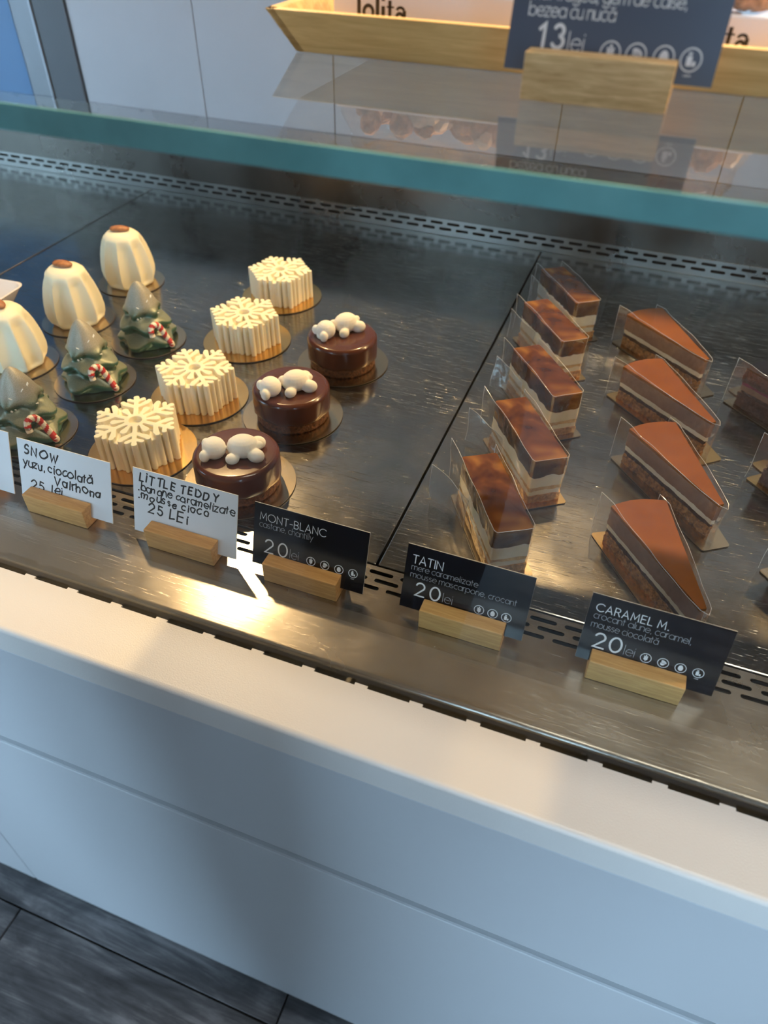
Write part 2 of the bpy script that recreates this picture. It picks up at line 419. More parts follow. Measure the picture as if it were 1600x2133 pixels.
def slotted(name, x0, x1, rows, y0, y1, pitch, slot_w, slot_h, offs, thick, material, parent, T, sub=5):
    """perforated sheet in local xy: rows of real stadium-shaped holes; rows = list of y centres; offs = x offset per row"""
    g = G()
    ys = [y0] + [(rows[i]+rows[i+1])/2 for i in range(len(rows)-1)] + [y1]
    for r, yc in enumerate(rows):
        ya, yb = ys[r], ys[r+1]
        k0 = math.floor((x0-offs[r])/pitch)-1
        xs = x0; k = k0
        cells = []
        while True:
            ca, cb = offs[r]+k*pitch, offs[r]+(k+1)*pitch     # cell with its hole in the middle
            k += 1
            if cb <= x0+1e-6: continue
            if ca >= x1-1e-6: break
            if ca < x0 or cb > x1:
                a, b = max(ca, x0), min(cb, x1)
                g.add([(a, ya, 0), (b, ya, 0), (b, yb, 0), (a, yb, 0)], [(0, 1, 2, 3)]); continue
            cells.append((ca, cb))
        for ca, cb in cells:
            cx = (ca+cb)/2; hw = slot_w/2; hh = slot_h/2
            ins = []
            for sx in (1, -1):
                for q in range(sub+1):
                    a = -pi/2 + pi*q/sub if sx > 0 else pi/2 + pi*q/sub
                    ins.append((cx+sx*(hw-hh)+hh*cos(a), yc+hh*sin(a)))
            n = len(ins); h = n//2
            outs = []
            for i, (px, py) in enumerate(ins):
                q = i % h; t = q/(h-1)
                if i < h:
                    if t < 0.34: p = (px if q else px, ya)
                    elif t > 0.66: p = (px, yb)
                    else: p = (cb, ya+(yb-ya)*(t-0.34)/0.32)
                else:
                    if t < 0.34: p = (px, yb)
                    elif t > 0.66: p = (px, ya)
                    else: p = (ca, yb-(yb-ya)*(t-0.34)/0.32)
                outs.append(p)
            # corners
            v = [(a, b, 0) for a, b in ins] + [(a, b, -thick) for a, b in ins]
            ring = []
            for i, p in enumerate(outs):
                ring.append(p)
            vo = [(a, b, 0) for a, b in ring]
            f = []
            for i in range(n):
                j = (i+1) % n
                f.append((i, 2*n+i, 2*n+j, j)); f.append((i, j, n+j, n+i))
            base = v+vo
            # fill corner triangles of the cell
            cor = [(cb, ya), (cb, yb), (ca, yb), (ca, ya)]
            ext = []
            for cxy in cor:
                best = None
                for i in range(n):
                    j = (i+1) % n
                    A, B = ring[i], ring[j]
                    if (abs(A[1]-cxy[1]) < 1e-9 and abs(B[0]-cxy[0]) < 1e-9) or (abs(B[1]-cxy[1]) < 1e-9 and abs(A[0]-cxy[0]) < 1e-9):
                        if max(abs(A[0]-cxy[0]), abs(B[0]-cxy[0])) < slot_w/2+pitch*0.3 and max(abs(A[1]-cxy[1]), abs(B[1]-cxy[1])) < (yb-ya)*0.8:
                            best = (i, j); break
                if best: ext.append((best, cxy))
            for (i, j), cxy in ext:
                base.append((cxy[0], cxy[1], 0)); f.append((2*n+i, len(base)-1, 2*n+j))
            g.add(base, f)
    g.v = [tuple(T @ Vector(p)) for p in g.v]
    return g.build(name, material, parent, fix=False)

# ------------------------------------------------------------------ lettering: a monoline stroke alphabet
def arc(cx, cy, rx, ry, a0, a1, n=None):
    n = n or max(3, int(abs(a1-a0)/18))
    return [(cx+rx*cos(radians(a0+(a1-a0)*k/n)), cy+ry*sin(radians(a0+(a1-a0)*k/n))) for k in range(n+1)]
X = 0.66
def rr(cx=0.32): return arc(cx, 0.33, 0.31, 0.33, 0, 360)
GL = {
 'A': (0.74, [[(0, 0), (0.36, 1), (0.72, 0)], [(0.12, 0.32), (0.60, 0.32)]]),
 'B': (0.58, [[(0, 0), (0, 1), (0.3, 1)]+arc(0.3, 0.76, 0.22, 0.24, 90, -90)+[(0, 0.52)], [(0.3, 0.52)]+arc(0.3, 0.26, 0.26, 0.26, 90, -90)+[(0, 0)]]),
 'C': (0.84, [arc(0.5, 0.5, 0.5, 0.5, 45, 315)]),
 'D': (0.76, [[(0, 0), (0, 1), (0.25, 1)]+arc(0.25, 0.5, 0.48, 0.5, 90, -90)+[(0, 0)]]),
 'E': (0.52, [[(0.5, 1), (0, 1), (0, 0), (0.5, 0)], [(0, 0.52), (0.46, 0.52)]]),
 'F': (0.5, [[(0.5, 1), (0, 1), (0, 0)], [(0, 0.5), (0.44, 0.5)]]),
 'G': (0.9, [arc(0.5, 0.5, 0.5, 0.5, 45, 360)+[(0.55, 0.5)]]),
 'I': (0.0, [[(0, 0), (0, 1)]]),
 'L': (0.48, [[(0, 1), (0, 0), (0.48, 0)]]),
 'M': (0.84, [[(0, 0), (0.08, 1), (0.42, 0.25), (0.76, 1), (0.84, 0)]]),
 'N': (0.68, [[(0, 0), (0, 1), (0.68, 0), (0.68, 1)]]),
 'O': (1.0, [arc(0.5, 0.5, 0.5, 0.5, 90, 450)]),
 'R': (0.58, [[(0, 0), (0, 1), (0.3, 1)]+arc(0.3, 0.75, 0.24, 0.25, 90, -90)+[(0, 0.5)], [(0.3, 0.5), (0.58, 0)]]),
 'S': (0.56, [arc(0.28, 0.75, 0.25, 0.25, 40, 250)+arc(0.28, 0.26, 0.27, 0.26, 70, -140)]),
 'T': (0.62, [[(0, 1), (0.62, 1)], [(0.31, 1), (0.31, 0)]]),
 'V': (0.7, [[(0, 1), (0.35, 0), (0.7, 1)]]),
 'W': (1.0, [[(0, 1), (0.25, 0), (0.5, 0.85), (0.75, 0), (1.0, 1)]]),
 'Y': (0.66, [[(0, 1), (0.33, 0.5), (0.66, 1)], [(0.33, 0.5), (0.33, 0)]]),
 '-': (0.36, [[(0, 0.42), (0.36, 0.42)]]),
 '.': (0.03, [[(0.0, 0.02), (0.07, 0.02)]]),
 ',': (0.03, [[(0.04, 0.06), (0.0, -0.12)]]),
 '0': (0.66, [arc(0.33, 0.5, 0.33, 0.5, 90, 450)]),
 '1': (0.26, [[(0, 0.78), (0.24, 1), (0.24, 0)]]),
 '2': (0.60, [arc(0.29, 0.72, 0.28, 0.28, 165, -30)+[(0.0, 0.0), (0.60, 0.0)]]),
 '3': (0.60, [arc(0.29, 0.75, 0.24, 0.25, 150, -75)[:-1]+[(0.3, 0.52)]+arc(0.29, 0.26, 0.29, 0.27, 80, -155)]),
 '5': (0.60, [[(0.54, 1), (0.14, 1), (0.07, 0.56)]+arc(0.28, 0.32, 0.30, 0.32, 125, -145)]),
 'a': (0.62, [rr(), [(0.63, X), (0.63, 0)]]),
 'b': (0.62, [[(0, 1.02), (0, 0)], rr()]),
 'c': (0.52, [arc(0.32, 0.33, 0.31, 0.33, 50, 310)]),
 'd': (0.62, [rr(), [(0.63, 1.02), (0.63, 0)]]),
 'e': (0.60, [[(0.01, 0.35), (0.62, 0.35)]+arc(0.32, 0.33, 0.31, 0.33, 5, 320)]),
 'f': (0.30, [arc(0.28, 0.82, 0.16, 0.2, 80, 180)+[(0.12, 0)], [(0, X), (0.28, X)]]),
 'g': (0.62, [rr(), [(0.63, X), (0.63, 0.0)]+arc(0.33, -0.02, 0.30, 0.28, 0, -150)]),
 'h': (0.50, [[(0, 1.02), (0, 0)], [(0, 0.36)]+arc(0.25, 0.40, 0.25, 0.26, 180, 0)+[(0.5, 0)]]),
 'i': (0.0, [[(0, 0), (0, X)], [(0, 0.86), (0, 0.91)]]),
 'j': (0.05, [[(0.05, X), (0.05, -0.15)]+arc(-0.07, -0.15, 0.12, 0.13, 0, -80), [(0.05, 0.86), (0.05, 0.91)]]),
 'l': (0.0, [[(0, 0), (0, 1.02)]]),
 'm': (0.86, [[(0, 0), (0, X)], [(0, 0.4)]+arc(0.215, 0.44, 0.215, 0.22, 180, 0)+[(0.43, 0)], [(0.43, 0.4)]+arc(0.645, 0.44, 0.215, 0.22, 180, 0)+[(0.86, 0)]]),
 'n': (0.48, [[(0, 0), (0, X)], [(0, 0.38)]+arc(0.24, 0.41, 0.24, 0.25, 180, 0)+[(0.48, 0)]]),
 'o': (0.64, [rr()]),
 'p': (0.62, [[(0, X), (0, -0.3)], rr()]),
 'r': (0.26, [[(0, 0), (0, X)], [(0, 0.4)]+arc(0.22, 0.42, 0.22, 0.24, 180, 75)]),
 's': (0.38, [arc(0.19, 0.495, 0.16, 0.165, 40, 255)+arc(0.19, 0.17, 0.18, 0.17, 75, -140)]),
 't': (0.30, [[(0.13, 0.92), (0.13, 0)], [(0, X), (0.30, X)]]),
 'u': (0.48, [[(0, X)]+arc(0.24, 0.25, 0.24, 0.25, 180, 360)+[(0.48, X)], [(0.48, X), (0.48, 0)]]),
 'v': (0.5, [[(0, X), (0.25, 0), (0.5, X)]]),
 'y': (0.5, [[(0, X), (0.26, 0.02)], [(0.5, X), (0.12, -0.3)]]),
 'z': (0.46, [[(0, X), (0.46, X), (0, 0), (0.46, 0)]]),
}
GL['ă'] = (0.62, GL['a'][1]+[arc(0.32, 1.0, 0.16, 0.16, 200, 340)])
def text_strokes(txt, x, y, h, track=0.17, space=0.36, hand=0.0, slant=0.0, wide=1.0, fit=None):
    if fit:     # spread or tighten the spacing so that the line ends at fit
        nat = sum(space if c == ' ' else GL[c][0]+(0.10 if GL[c][0] < 0.06 else 0) for c in txt)
        gaps = sum(1 for a in txt[:-1] if a != ' ')
        track = ((fit-x)/(h*wide)-nat)/max(1, gaps)
        if track < 0.10: wide *= (fit-x)/(h*wide)/(nat+0.10*gaps); track = 0.10
    out = []; cx = 0.0; rnd = random.Random(sum(map(ord, txt)))
    for ch in txt:
        if ch == ' ': cx += space; continue
        wd, st = GL[ch]
        if wd < 0.06: cx += 0.05
        jx, jy, js = (rnd.uniform(-1, 1)*hand*0.05, rnd.uniform(-1, 1)*hand*0.07, 1+rnd.uniform(-1, 1)*hand*0.10)
        for s in st:
            q = []
            for k, (a, b) in enumerate(s):
                if hand:
                    a += 0.03*hand*sin(7*b+3*cx+k*0.3); b += 0.03*hand*sin(6*a+2*cx)
                a2 = (cx+jx+a*js)*wide; b2 = jy+b*js
                q.append((x+(a2+slant*b2)*h, y+b2*h))
            out.append(q)
        cx += wd+track+(0.05 if wd < 0.06 else 0)
    return out
def ribbon(g, strokes, wdt, z, mi, T, rounded=True):
    for s in strokes:
        P = [Vector((a, b)) for a, b in s]
        Q = [P[0]]
        for p in P[1:]:
            if (p-Q[-1]).length > 1e-6: Q.append(p)
        P = Q
        if len(P) < 2: continue
        L = []; R = []
        for i, p in enumerate(P):
            d0 = (P[i]-P[i-1]).normalized() if i else None
            d1 = (P[i+1]-P[i]).normalized() if i < len(P)-1 else None
            if d0 is None: n = Vector((-d1.y, d1.x)); k = 1
            elif d1 is None: n = Vector((-d0.y, d0.x)); k = 1
            else:
                t = (d0+d1)
                t = t.normalized() if t.length > 0.2 else d1
                n = Vector((-t.y, t.x)); k = 1/max(0.5, abs(n.dot(Vector((-d1.y, d1.x)))))
            L.append(p+n*wdt/2*k); R.append(p-n*wdt/2*k)
        v = [(a.x, a.y, z) for a in L]+[(a.x, a.y, z) for a in R]; n = len(P)
        g.add(v, [(i, n+i, n+i+1, i+1) for i in range(n-1)], T, mi)
        if rounded:
            for c in (P[0], P[-1]):
                cv = [(c.x+wdt/2*cos(q*pi/4), c.y+wdt/2*sin(q*pi/4), z+0.000004) for q in range(8)]
                g.add(cv, [tuple(range(8))], T, mi)
def disc(g, cx, cy, rx, ry, z, T, mi, n=20, rot=0):
    v = []
    for k in range(n):
        a = 2*pi*k/n; px, py = rx*cos(a), ry*sin(a)
        v.append((cx+px*cos(rot)-py*sin(rot), cy+px*sin(rot)+py*cos(rot), z))
    g.add(v, [tuple(range(n))], T, mi)
def icon(g, kind, cx, cy, r, T, mi_w, mi_b, z, label=None, k=1):
    ribbon(g, [arc(cx, cy, r, r, 0, 360, 28)], r*0.13, z, mi_w, T, False)
    if kind == 'wheat':
        ribbon(g, [[(cx, cy-0.7*r), (cx, cy+0.2*r)]], r*0.10, z, mi_w, T)
        for q in range(3):
            for s in (-1, 1): disc(g, cx+s*0.20*r, cy-0.32*r+q*0.30*r, 0.24*r, 0.12*r, z, T, mi_w, 10, s*0.8)
        disc(g, cx, cy+0.55*r, 0.12*r, 0.22*r, z, T, mi_w, 10)
    elif kind == 'nut':
        disc(g, cx-0.05*r, cy-0.12*r, 0.42*r, 0.50*r, z, T, mi_w, 18, -0.5)
        disc(g, cx+0.12*r, cy+0.22*r, 0.55*r, 0.30*r, z, T, mi_w, 18, -0.5)
        ribbon(g, [arc(cx+0.10*r, cy+0.35*r, 0.65*r, 0.5*r, 200, 300, 8)], r*0.08, z+0.00001, mi_b, T)
    elif kind == 'egg':
        v = []
        for q in range(24):
            a = 2*pi*q/24; rr_ = 0.46*r*(1-0.12*sin(a)); v.append((cx+rr_*cos(a), cy+0.62*r*sin(a), z))
        g.add(v, [tuple(range(24))], T, mi_w)
    elif kind == 'milk':
        def q_(a, b, c, d): g.add([(cx+a*r, cy+c*r, z), (cx+b*r, cy+c*r, z), (cx+b*r, cy+d*r, z), (cx+a*r, cy+d*r, z)], [(0, 1, 2, 3)], T, mi_w)
        q_(-0.42, 0.12, -0.55, 0.30); q_(-0.30, 0.0, 0.36, 0.48); q_(-0.34, 0.04, 0.52, 0.64); q_(0.18, 0.50, -0.55, -0.12)
    if label:
        h = 0.00080*k; wd = sum(GL[c][0]+0.17 if c != ' ' else 0.36 for c in label)*h
        ribbon(g, text_strokes(label, cx-wd/2, cy-r*1.0-h*2.0, h), h*0.16, z, mi_w, T, False)

def card_frame(x, y, z, tilt, rz=0.0):
    """local x = along the card, y = up the card, z = out of its face towards the customer"""
    ex = Vector((cos(rz), sin(rz), 0)); ey = Vector((-sin(rz)*sin(tilt), cos(rz)*sin(tilt), cos(tilt))); ez = ex.cross(ey)
    m = Matrix((ex, ey, ez)).transposed().to_4x4(); m.translation = Vector((x, y, z)); return m

# ================================================================== THE SETTING
floor_o = bpy.data.objects.new('floor', None); COL.objects.link(floor_o); floor_o['kind'] = 'structure'
floor_o.location = (0, 0, FLOOR_Z)
g = G(); g.box(-3.3, 3.1, -2.3, 3.1, -0.06, -0.008); g.box(-3.3, 3.1, -2.3, -2.19, -0.008, -0.0005)
g.build('floor_base', M['dark_gap'], floor_o)
PW, PL = 0.182, 1.2
k = 0
bm_w = []
for row in range(-13, 16):
    y0 = 0.1858 + row*PW; y1 = y0+PW
    if y1 > 3.0 or y0 < -2.2: continue
    off = -0.2060 if row == 0 else -0.2060+((row*0.415) % PL)
    x = off-3*PL
    while x < 3.0:
        a, b = max(x, -3.2), min(x+PL, 3.0)
        if b-a > 0.03:
            gg = G(); gg.box(a+0.0012-(a+b)/2, b-0.0012-(a+b)/2, -PW/2+0.0012, PW/2-0.0012, -0.008, 0)
            o = gg.build('plank', M['plank'], floor_o, bevel=0.0008, segs=1)
            o.location = ((a+b)/2, (y0+y1)/2, 0)
        x += PL
g = G(); g.box(-3.2, 3.0, -2.2, 3.0, CEIL_Z, CEIL_Z+0.1); struct(g.build('ceiling', M['ceiling']))
g = G(); g.box(-3.3, 3.1, 3.0, 3.1, FLOOR_Z, CEIL_Z); struct(g.build('wall_back', M['wall']))
g = G(); g.box(3.0, 3.1, -2.2, 3.0, FLOOR_Z, CEIL_Z); struct(g.build('wall_right', M['wall']))
# left wall with a large window, front wall with two shop windows
def wall_with_holes(name, horiz0, horiz1, holes, make):
    g = G(); xs = horiz0
    for a, b, z0, z1 in holes:
        make(g, xs, a, FLOOR_Z, CEIL_Z); make(g, a, b, FLOOR_Z, z0); make(g, a, b, z1, CEIL_Z); xs = b
    make(g, xs, horiz1, FLOOR_Z, CEIL_Z)
    return struct(g.build(name, M['wall']))
wall_with_holes('wall_left', -2.2, 3.0, [(-1.5, -0.6, FLOOR_Z+0.1, 1.6), (1.9, 2.4, FLOOR_Z+0.1, 1.6)], lambda g, a, b, z0, z1: g.box(-3.3, -3.2, a, b, z0, z1))
wall_with_holes('wall_front', -3.3, 3.1, [(-1.15, 0.30, -0.22, 1.9), (1.45, 1.75, -0.22, 1.9)], lambda g, a, b, z0, z1: g.box(a, b, -2.3, -2.2, z0, z1))

# ================================================================== THE DISPLAY COUNTER
case = thing('display_counter', 'long refrigerated pastry counter with white front, brushed steel deck and glass top', 'counter', (0, 0, FLOOR_Z))
def cpart(g, name, m, **k):
    o = g.build(name, m, case, **k); o.location = (0, 0, -FLOOR_Z); return o
XL, XR = -2.6, 1.6
YF = 0.2265                                # front face of the counter
# white ledge with comb-like vent notches at its back edge, rounded front nosing
PITCH = 0.0421; SLW = 0.0322
g = G()
s0 = -0.9005*0.45
notch_y = 0.2790; back_y = 0.2812
x = s0 - math.ceil((s0-XL)/PITCH)*PITCH
pts_back = []
while x < XR:
    a, b = x, x+SLW
    if a > XL and b < XR: pts_back += [(a, back_y), (a, notch_y), (b, notch_y), (b, back_y)]
    x += PITCH
g.box(XL, XR, YF+0.004, 0.2775, -0.012, 0)
for i in range(0, len(pts_back), 4):
    nx = pts_back[i+4][0] if i+4 < len(pts_back) else XR
    g.box(pts_back[i+3][0], nx, 0.2775, back_y, -0.0015, 0)
    g.box(pts_back[i][0], pts_back[i+3][0], 0.2775, notch_y, -0.0015, 0)
q = [(0.0, 0.0), ] 
prof = [(YF+0.004, -0.0)] + [(YF+0.004-0.004*sin(radians(a)), -0.004+0.004*cos(radians(a))) for a in range(15, 91, 15)] + [(YF, -0.03), (YF+0.004, -0.03)]
T = Matrix(((0, 0, 1, 0), (1, 0, 0, 0), (0, 1, 0, 0), (0, 0, 0, 1)))     # local (a,b,c) -> world (c, a, b)
g.prism(prof, XL, XR, T)
cpart(g, 'ledge', M['ledge'], smooth=True, angle=0.9)
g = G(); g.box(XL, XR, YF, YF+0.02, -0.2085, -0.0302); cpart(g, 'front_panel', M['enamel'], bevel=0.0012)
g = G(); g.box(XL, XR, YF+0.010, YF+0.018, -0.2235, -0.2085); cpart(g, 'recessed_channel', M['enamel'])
SEAM = -0.6275
for a, b in ((XL, SEAM-0.0008), (SEAM+0.0008, XR)):
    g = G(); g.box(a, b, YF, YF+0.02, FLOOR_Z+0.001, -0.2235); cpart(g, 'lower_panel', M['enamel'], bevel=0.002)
g = G(); g.box(XL+0.02, XR-0.02, YF+0.0205, 1.12, FLOOR_Z+0.0, -0.03); g.box(XL+0.01, XR-0.01, YF+0.0205, 1.115, -0.03, -0.0135)
cpart(g, 'carcass', M['dark_gap'])
# steel front strip: rounded lip, sloping apron, perforated flat part
def yz(prof_, th):
    g = G(); n = len(prof_)
    v = [(XL, a, b) for a, b in prof_]+[(XR, a, b) for a, b in prof_]
    g.add(v, [(i, n+i, n+i+1, i+1) for i in range(n-1)]); return g
prof = [(0.2895, -0.012)]+[(0.2895+0.004-0.004*cos(radians(a)), -0.0048+0.004*sin(radians(a))) for a in range(0, 91, 15)]+[(0.3400, -0.0001), (0.3520, 0.0), (0.3655, 0.0)]
cpart(yz(prof, 0), 'steel_apron', M['strip'], smooth=True, angle=1.2, fix=False)
slotted('front_grille', XL, XR, [0.3710, 0.3795, 0.3880], 0.3655, 0.3945, 0.0274, 0.0212, 0.0040, [-0.1303-0.0031, -0.1338-0.0129+0.0, -0.1511-0.0031], 0.0012, M['strip'], case, Matrix.Translation((0, 0, 0))).location = (0, 0, -FLOOR_Z)
# deck plates, lifted out one by one
seams = [-0.8338-0.6865, -0.8338, -0.1478, 0.5382, 1.2242]
xs = [XL]+seams+[XR]
for a, b in zip(xs, xs[1:]):
    g = G(); g.box(a+0.0009, b-0.0009, 0.3965, 1.0925, -0.010, 0.0)
    cpart(g, 'deck_plate', M['deck'], bevel=0.0012)
# perforated riser at the back: local x along, y up
TR = Matrix(((1, 0, 0, 0), (0, 0, 1, 1.093), (0, 1, 0, 0), (0, 0, 0, 1))) @ Matrix.Diagonal((1, 1, -1, 1))
slotted('rear_grille', XL, XR, [0.0100, 0.0185], 0.0, 0.0262, 0.0269, 0.0203, 0.0042, [-0.2842-0.0033, -0.2988-0.0033], 0.0012, M['riser'], case, TR).location = (0, 0, -FLOOR_Z)
g = G(); g.box(XL, XR, 1.099, 1.1, -0.01, 0.0262); cpart(g, 'grille_backing', M['dark_gap'])
g = G(); g.box(XL, XR, 1.089, 1.1, 0.0262, 0.1265); cpart(g, 'rear_band', M['band'], bevel=0.0012)
# rear sliding doors above the band
dx = [-0.9290, -0.7046, -0.4832, -0.1522, 0.0655, 0.42, 0.80, XR]
for i, (a, b) in enumerate(zip(dx, dx[1:])):
    g = G(); g.box(a+0.0008, b-0.0008, 1.093, 1.101, 0.127, 0.62); cpart(g, 'rear_door', M['door'], bevel=0.0006)
g = G(); g.box(-0.99, -0.9298, 1.088, 1.12, 0.127, 0.62); cpart(g, 'rear_post', M['post'], bevel=0.001)
g = G(); g.box(XL, -1.0345, 1.093, 1.101, 0.127, 0.62); cpart(g, 'rear_painted_daylight', M['blue'])  # painted stand-in for the daylight seen beyond the metal frame
g = G(); g.box(-1.034, -0.9905, 1.084, 1.12, 0.127, 0.62); cpart(g, 'metal_frame', M['alu'], bevel=0.004)
# front pane, leaning back a little, and the glass top shelf with its green polished edge
g = G(); v = []
for x_ in (XL, XR):
    for (y_, z_) in ((0.2812, -0.006), (0.2872, -0.006), (0.3022, 0.3445), (0.2962, 0.3445)): v.append((x_, y_, z_))
g.add(v, [(0, 1, 2, 3), (4, 7, 6, 5), (0, 3, 7, 4), (1, 5, 6, 2), (3, 2, 6, 7), (0, 4, 5, 1)])
cpart(g, 'front_glass', M['glass'])
SH = 0.3573
g = G(); g.box(XL, XR, 0.2972, 1.090, SH-0.0122, SH)
cpart(g, 'glass_shelf', M['shelf_glass'])
g = G(); g.box(XL, XR, 0.2956, 0.2971, SH-0.0122, SH); cpart(g, 'glass_edge', M['glass_edge'], bevel=0.0006)

# ================================================================== PASTRIES ON THE DECK
def round_board(parent, r, m, z0=0.0003, th=0.0012):
    g = G(); g.lathe([(0, z0), (r-0.0003, z0), (r, z0+th*0.5), (r-0.0002, z0+th)], 72, mi=1)
    g.lathe([(r-0.0002, z0+th), (0, z0+th)], 72, mi=0)
    # a fine rolled rim
    return g.build('cake_board', [M[m], M['board_edge']], parent, smooth=True, angle=0.5)
# --- ivory fluted domes with an almond
def make_bell():
    t = thing('fluted_dome_cake', '', 'cake', group='ivory fluted dome cakes')
    round_board(t, 0.0442, 'silverboard')
    prof = [(0, 0.0016), (0.0290, 0.0016), (0.0325, 0.0045), (0.0352, 0.011), (0.0362, 0.019), (0.0352, 0.030), (0.0332, 0.040), (0.0305, 0.050), (0.0272, 0.058), (0.0235, 0.0645), (0.0185, 0.0690), (0.0120, 0.0713), (0.0055, 0.0720), (0, 0.0721)]
    P2 = []
    for (r0, z0), (r1, z1) in zip(prof, prof[1:]):
        for k in range(3): P2.append((r0+(r1-r0)*k/3, z0+(z1-z0)*k/3))
    P2.append(prof[-1]); P2 = [(0, 0.0016)]+[p for p in P2 if p[0] > 1e-5]+[(0, 0.0721)]
    NR = 9
    def rf(r, z, a):
        t_ = ((a*NR/(2*pi)+0.25) % 1.0)*2-1
        dep = 0.20*min(1, max(0, (0.0655-z)/0.012))*min(1, max(0.35, (z-0.001)/0.008))
        sc = (1-t_*t_)
        return r*(1-dep*sc)
    g = G(); g.lathe(P2, 160, rfun=rf)
    g.build('body', M['bell'], t, smooth=True, angle=1.4)
    g = G(); prof = [(sin(pi*k/12)**0.85*(1-0.25*(k/12-0.5)), -cos(pi*k/12)) for k in range(13)]; prof[0] = (0, -1); prof[-1] = (0, 1)
    g.lathe(prof, 24, Matrix.Translation((0.0, 0, 0.0738)) @ Matrix.Rotation(pi/2, 4, 'Y') @ Matrix.Diagonal((0.0036, 0.0076, 0.0128, 1)))
    g.build('almond', M['almond'], t, smooth=True)
    return t
bell = make_bell()
bells = [((-0.6525, 0.7705, 0), 0.35, 'ivory fluted dome cake with almond, farthest back of the three'),
         ((-0.6505, 0.6545, 0), 0.05, 'ivory fluted dome cake with almond, middle of the three'),
         ((-0.6490, 0.5440, 0), -0.35, 'ivory fluted dome cake with almond, cut by the left picture edge')]
for i, (l, rz, lab) in enumerate(bells):
    if i == 0: bell.location = l; bell.rotation_euler = (0, 0, rz); bell['label'] = lab
    else: dup(bell, l, rz, lab)

# --- green glazed fir tree cakes with a candy cane
def make_tree():
    t = thing('fir_tree_cake', '', 'cake', group='green fir tree cakes')
    round_board(t, 0.0442, 'silverboard')
    # tiers: (z of lower rim, z where the next begins, rim radius, neck radius above)
    prof = []; n = 120
    def rad(z, a):
        # three swollen skirts, each with five drooping lobes
        best = 0
        for j, (zc, rc, hh, ph) in enumerate(((0.0125, 0.0360, 0.0165, 0.3), (0.0310, 0.0305, 0.0135, 0.95), (0.0475, 0.0225, 0.0120, 0.3))):
            lobe = 0.5+0.5*cos(5*(a+ph))
            zz = (z-(zc-0.0050*lobe))
            w = hh*(0.95 if zz < 0 else 1.15)
            s = max(0.0, 1-(zz/w)**2)
            r = rc*(0.84+0.20*lobe)*(s**0.5 if s > 0 else 0)*(1 if zz < 0 else (1-0.38*max(0, zz)/w))
            best = max(best, r)
        # tip cone
        tip = 0.0200*max(0, (0.0765-z)/0.031)**0.62 if z > 0.044 else 0
        core = 0.030*(1-z/0.075) if z < 0.07 else 0
        return max(best, min(tip, 0.0195), core, 0.0)
    def smooth_rad(z, a):
        return (rad(z, a)+rad(z-0.0012, a)+rad(z+0.0012, a)+rad(z-0.0006, a)+rad(z+0.0006, a))/5
    zs = [0.0016+0.074*(k/70) for k in range(71)]
    prof = [(0, 0.0016)]+[(1, z) for z in zs]+[(0, 0.0762)]
    g = G(); g.lathe(prof, n, rfun=lambda r, z, a: max(0.0012, smooth_rad(z, a)*(1+0.03*noise.noise((3*cos(a), 3*sin(a), z*60)))))
    b = g.build('body', M['tree'], t, smooth=True, angle=3.0)
    remesh(b, 0.0009, 22)
    # candy cane on the customer side
    D = Vector((0.86, -0.51, 0)).normalized(); S = Vector((0.51, 0.86, 0)).normalized()
    g = G(); pts = []
    def surf(u, z):
        d = (D*cos(u/0.036)+S*sin(u/0.036)); a = atan2(d.y, d.x)
        return d*(smooth_rad(z, a)*0.985+0.0005)+Vector((0, 0, z))
    path = [(-0.0095, 0.0205), (-0.0098, 0.0262), (-0.0080, 0.0305), (-0.0040, 0.0328), (0.0, 0.0318), (0.0026, 0.0285), (0.0046, 0.0232), (0.0062, 0.0175), (0.0085, 0.0110), (0.0105, 0.0045)]
    fine = []
    for (a0, b0), (a1, b1) in zip(path, path[1:]):
        for k in range(6): fine.append((a0+(a1-a0)*k/6, b0+(b1-b0)*k/6))
    fine.append(path[-1])
    R0 = surf(0.0, 0.020)
    P = []
    for u, z in fine:
        p = D*(max(surf(u, z).dot(D), 0.0335-0.25*max(0, z-0.008))+0.0006)+S*u+Vector((0, 0, z)); P.append(p)
    nn = 10; n0 = len(fine)
    g.tube(P, 0.0034, nn)
    g.mi = [0]*len(g.f)
    for i in range(n0-1):
        for k in range(nn):
            q = (i + 1.6*sin(2*pi*k/nn)) / 8.5
            g.mi[i*nn+k] = int(math.floor(q*2)) % 2
    g.build('candy_cane', [M['candywhite'], M['red']], t, smooth=True)
    g = G(); rnd = random.Random(4)
    for k in range(9):
        a = atan2(-0.7, 0.7)+rnd.uniform(-0.9, 1.0); z = rnd.uniform(0.036, 0.064)
        r = smooth_rad(z, a); c = Vector((r*cos(a), r*sin(a), z)); dr = Vector((-sin(a), cos(a), rnd.uniform(-1.2, 1.2))).normalized()
        g.tube([c-dr*0.0016, c+dr*0.0016], 0.00055, 6)
    g.build('sugar_sprinkles', M['sprinkle'], t, smooth=True)
    return t
tree = make_tree()
trees = [((-0.5400, 0.6450, 0), 0.10, 'green glazed fir tree cake with candy cane, farthest back of the three'),
         ((-0.5435, 0.5455, 0), -0.03, 'green glazed fir tree cake with candy cane, middle of the three'),
         ((-0.5440, 0.4430, 0), 0.06, 'green glazed fir tree cake behind the handwritten SNOW card')]
for i, (l, rz, lab) in enumerate(trees):
    if i == 0: tree.location = l; tree.rotation_euler = (0, 0, rz); tree['label'] = lab
    else: dup(tree, l, rz, lab)

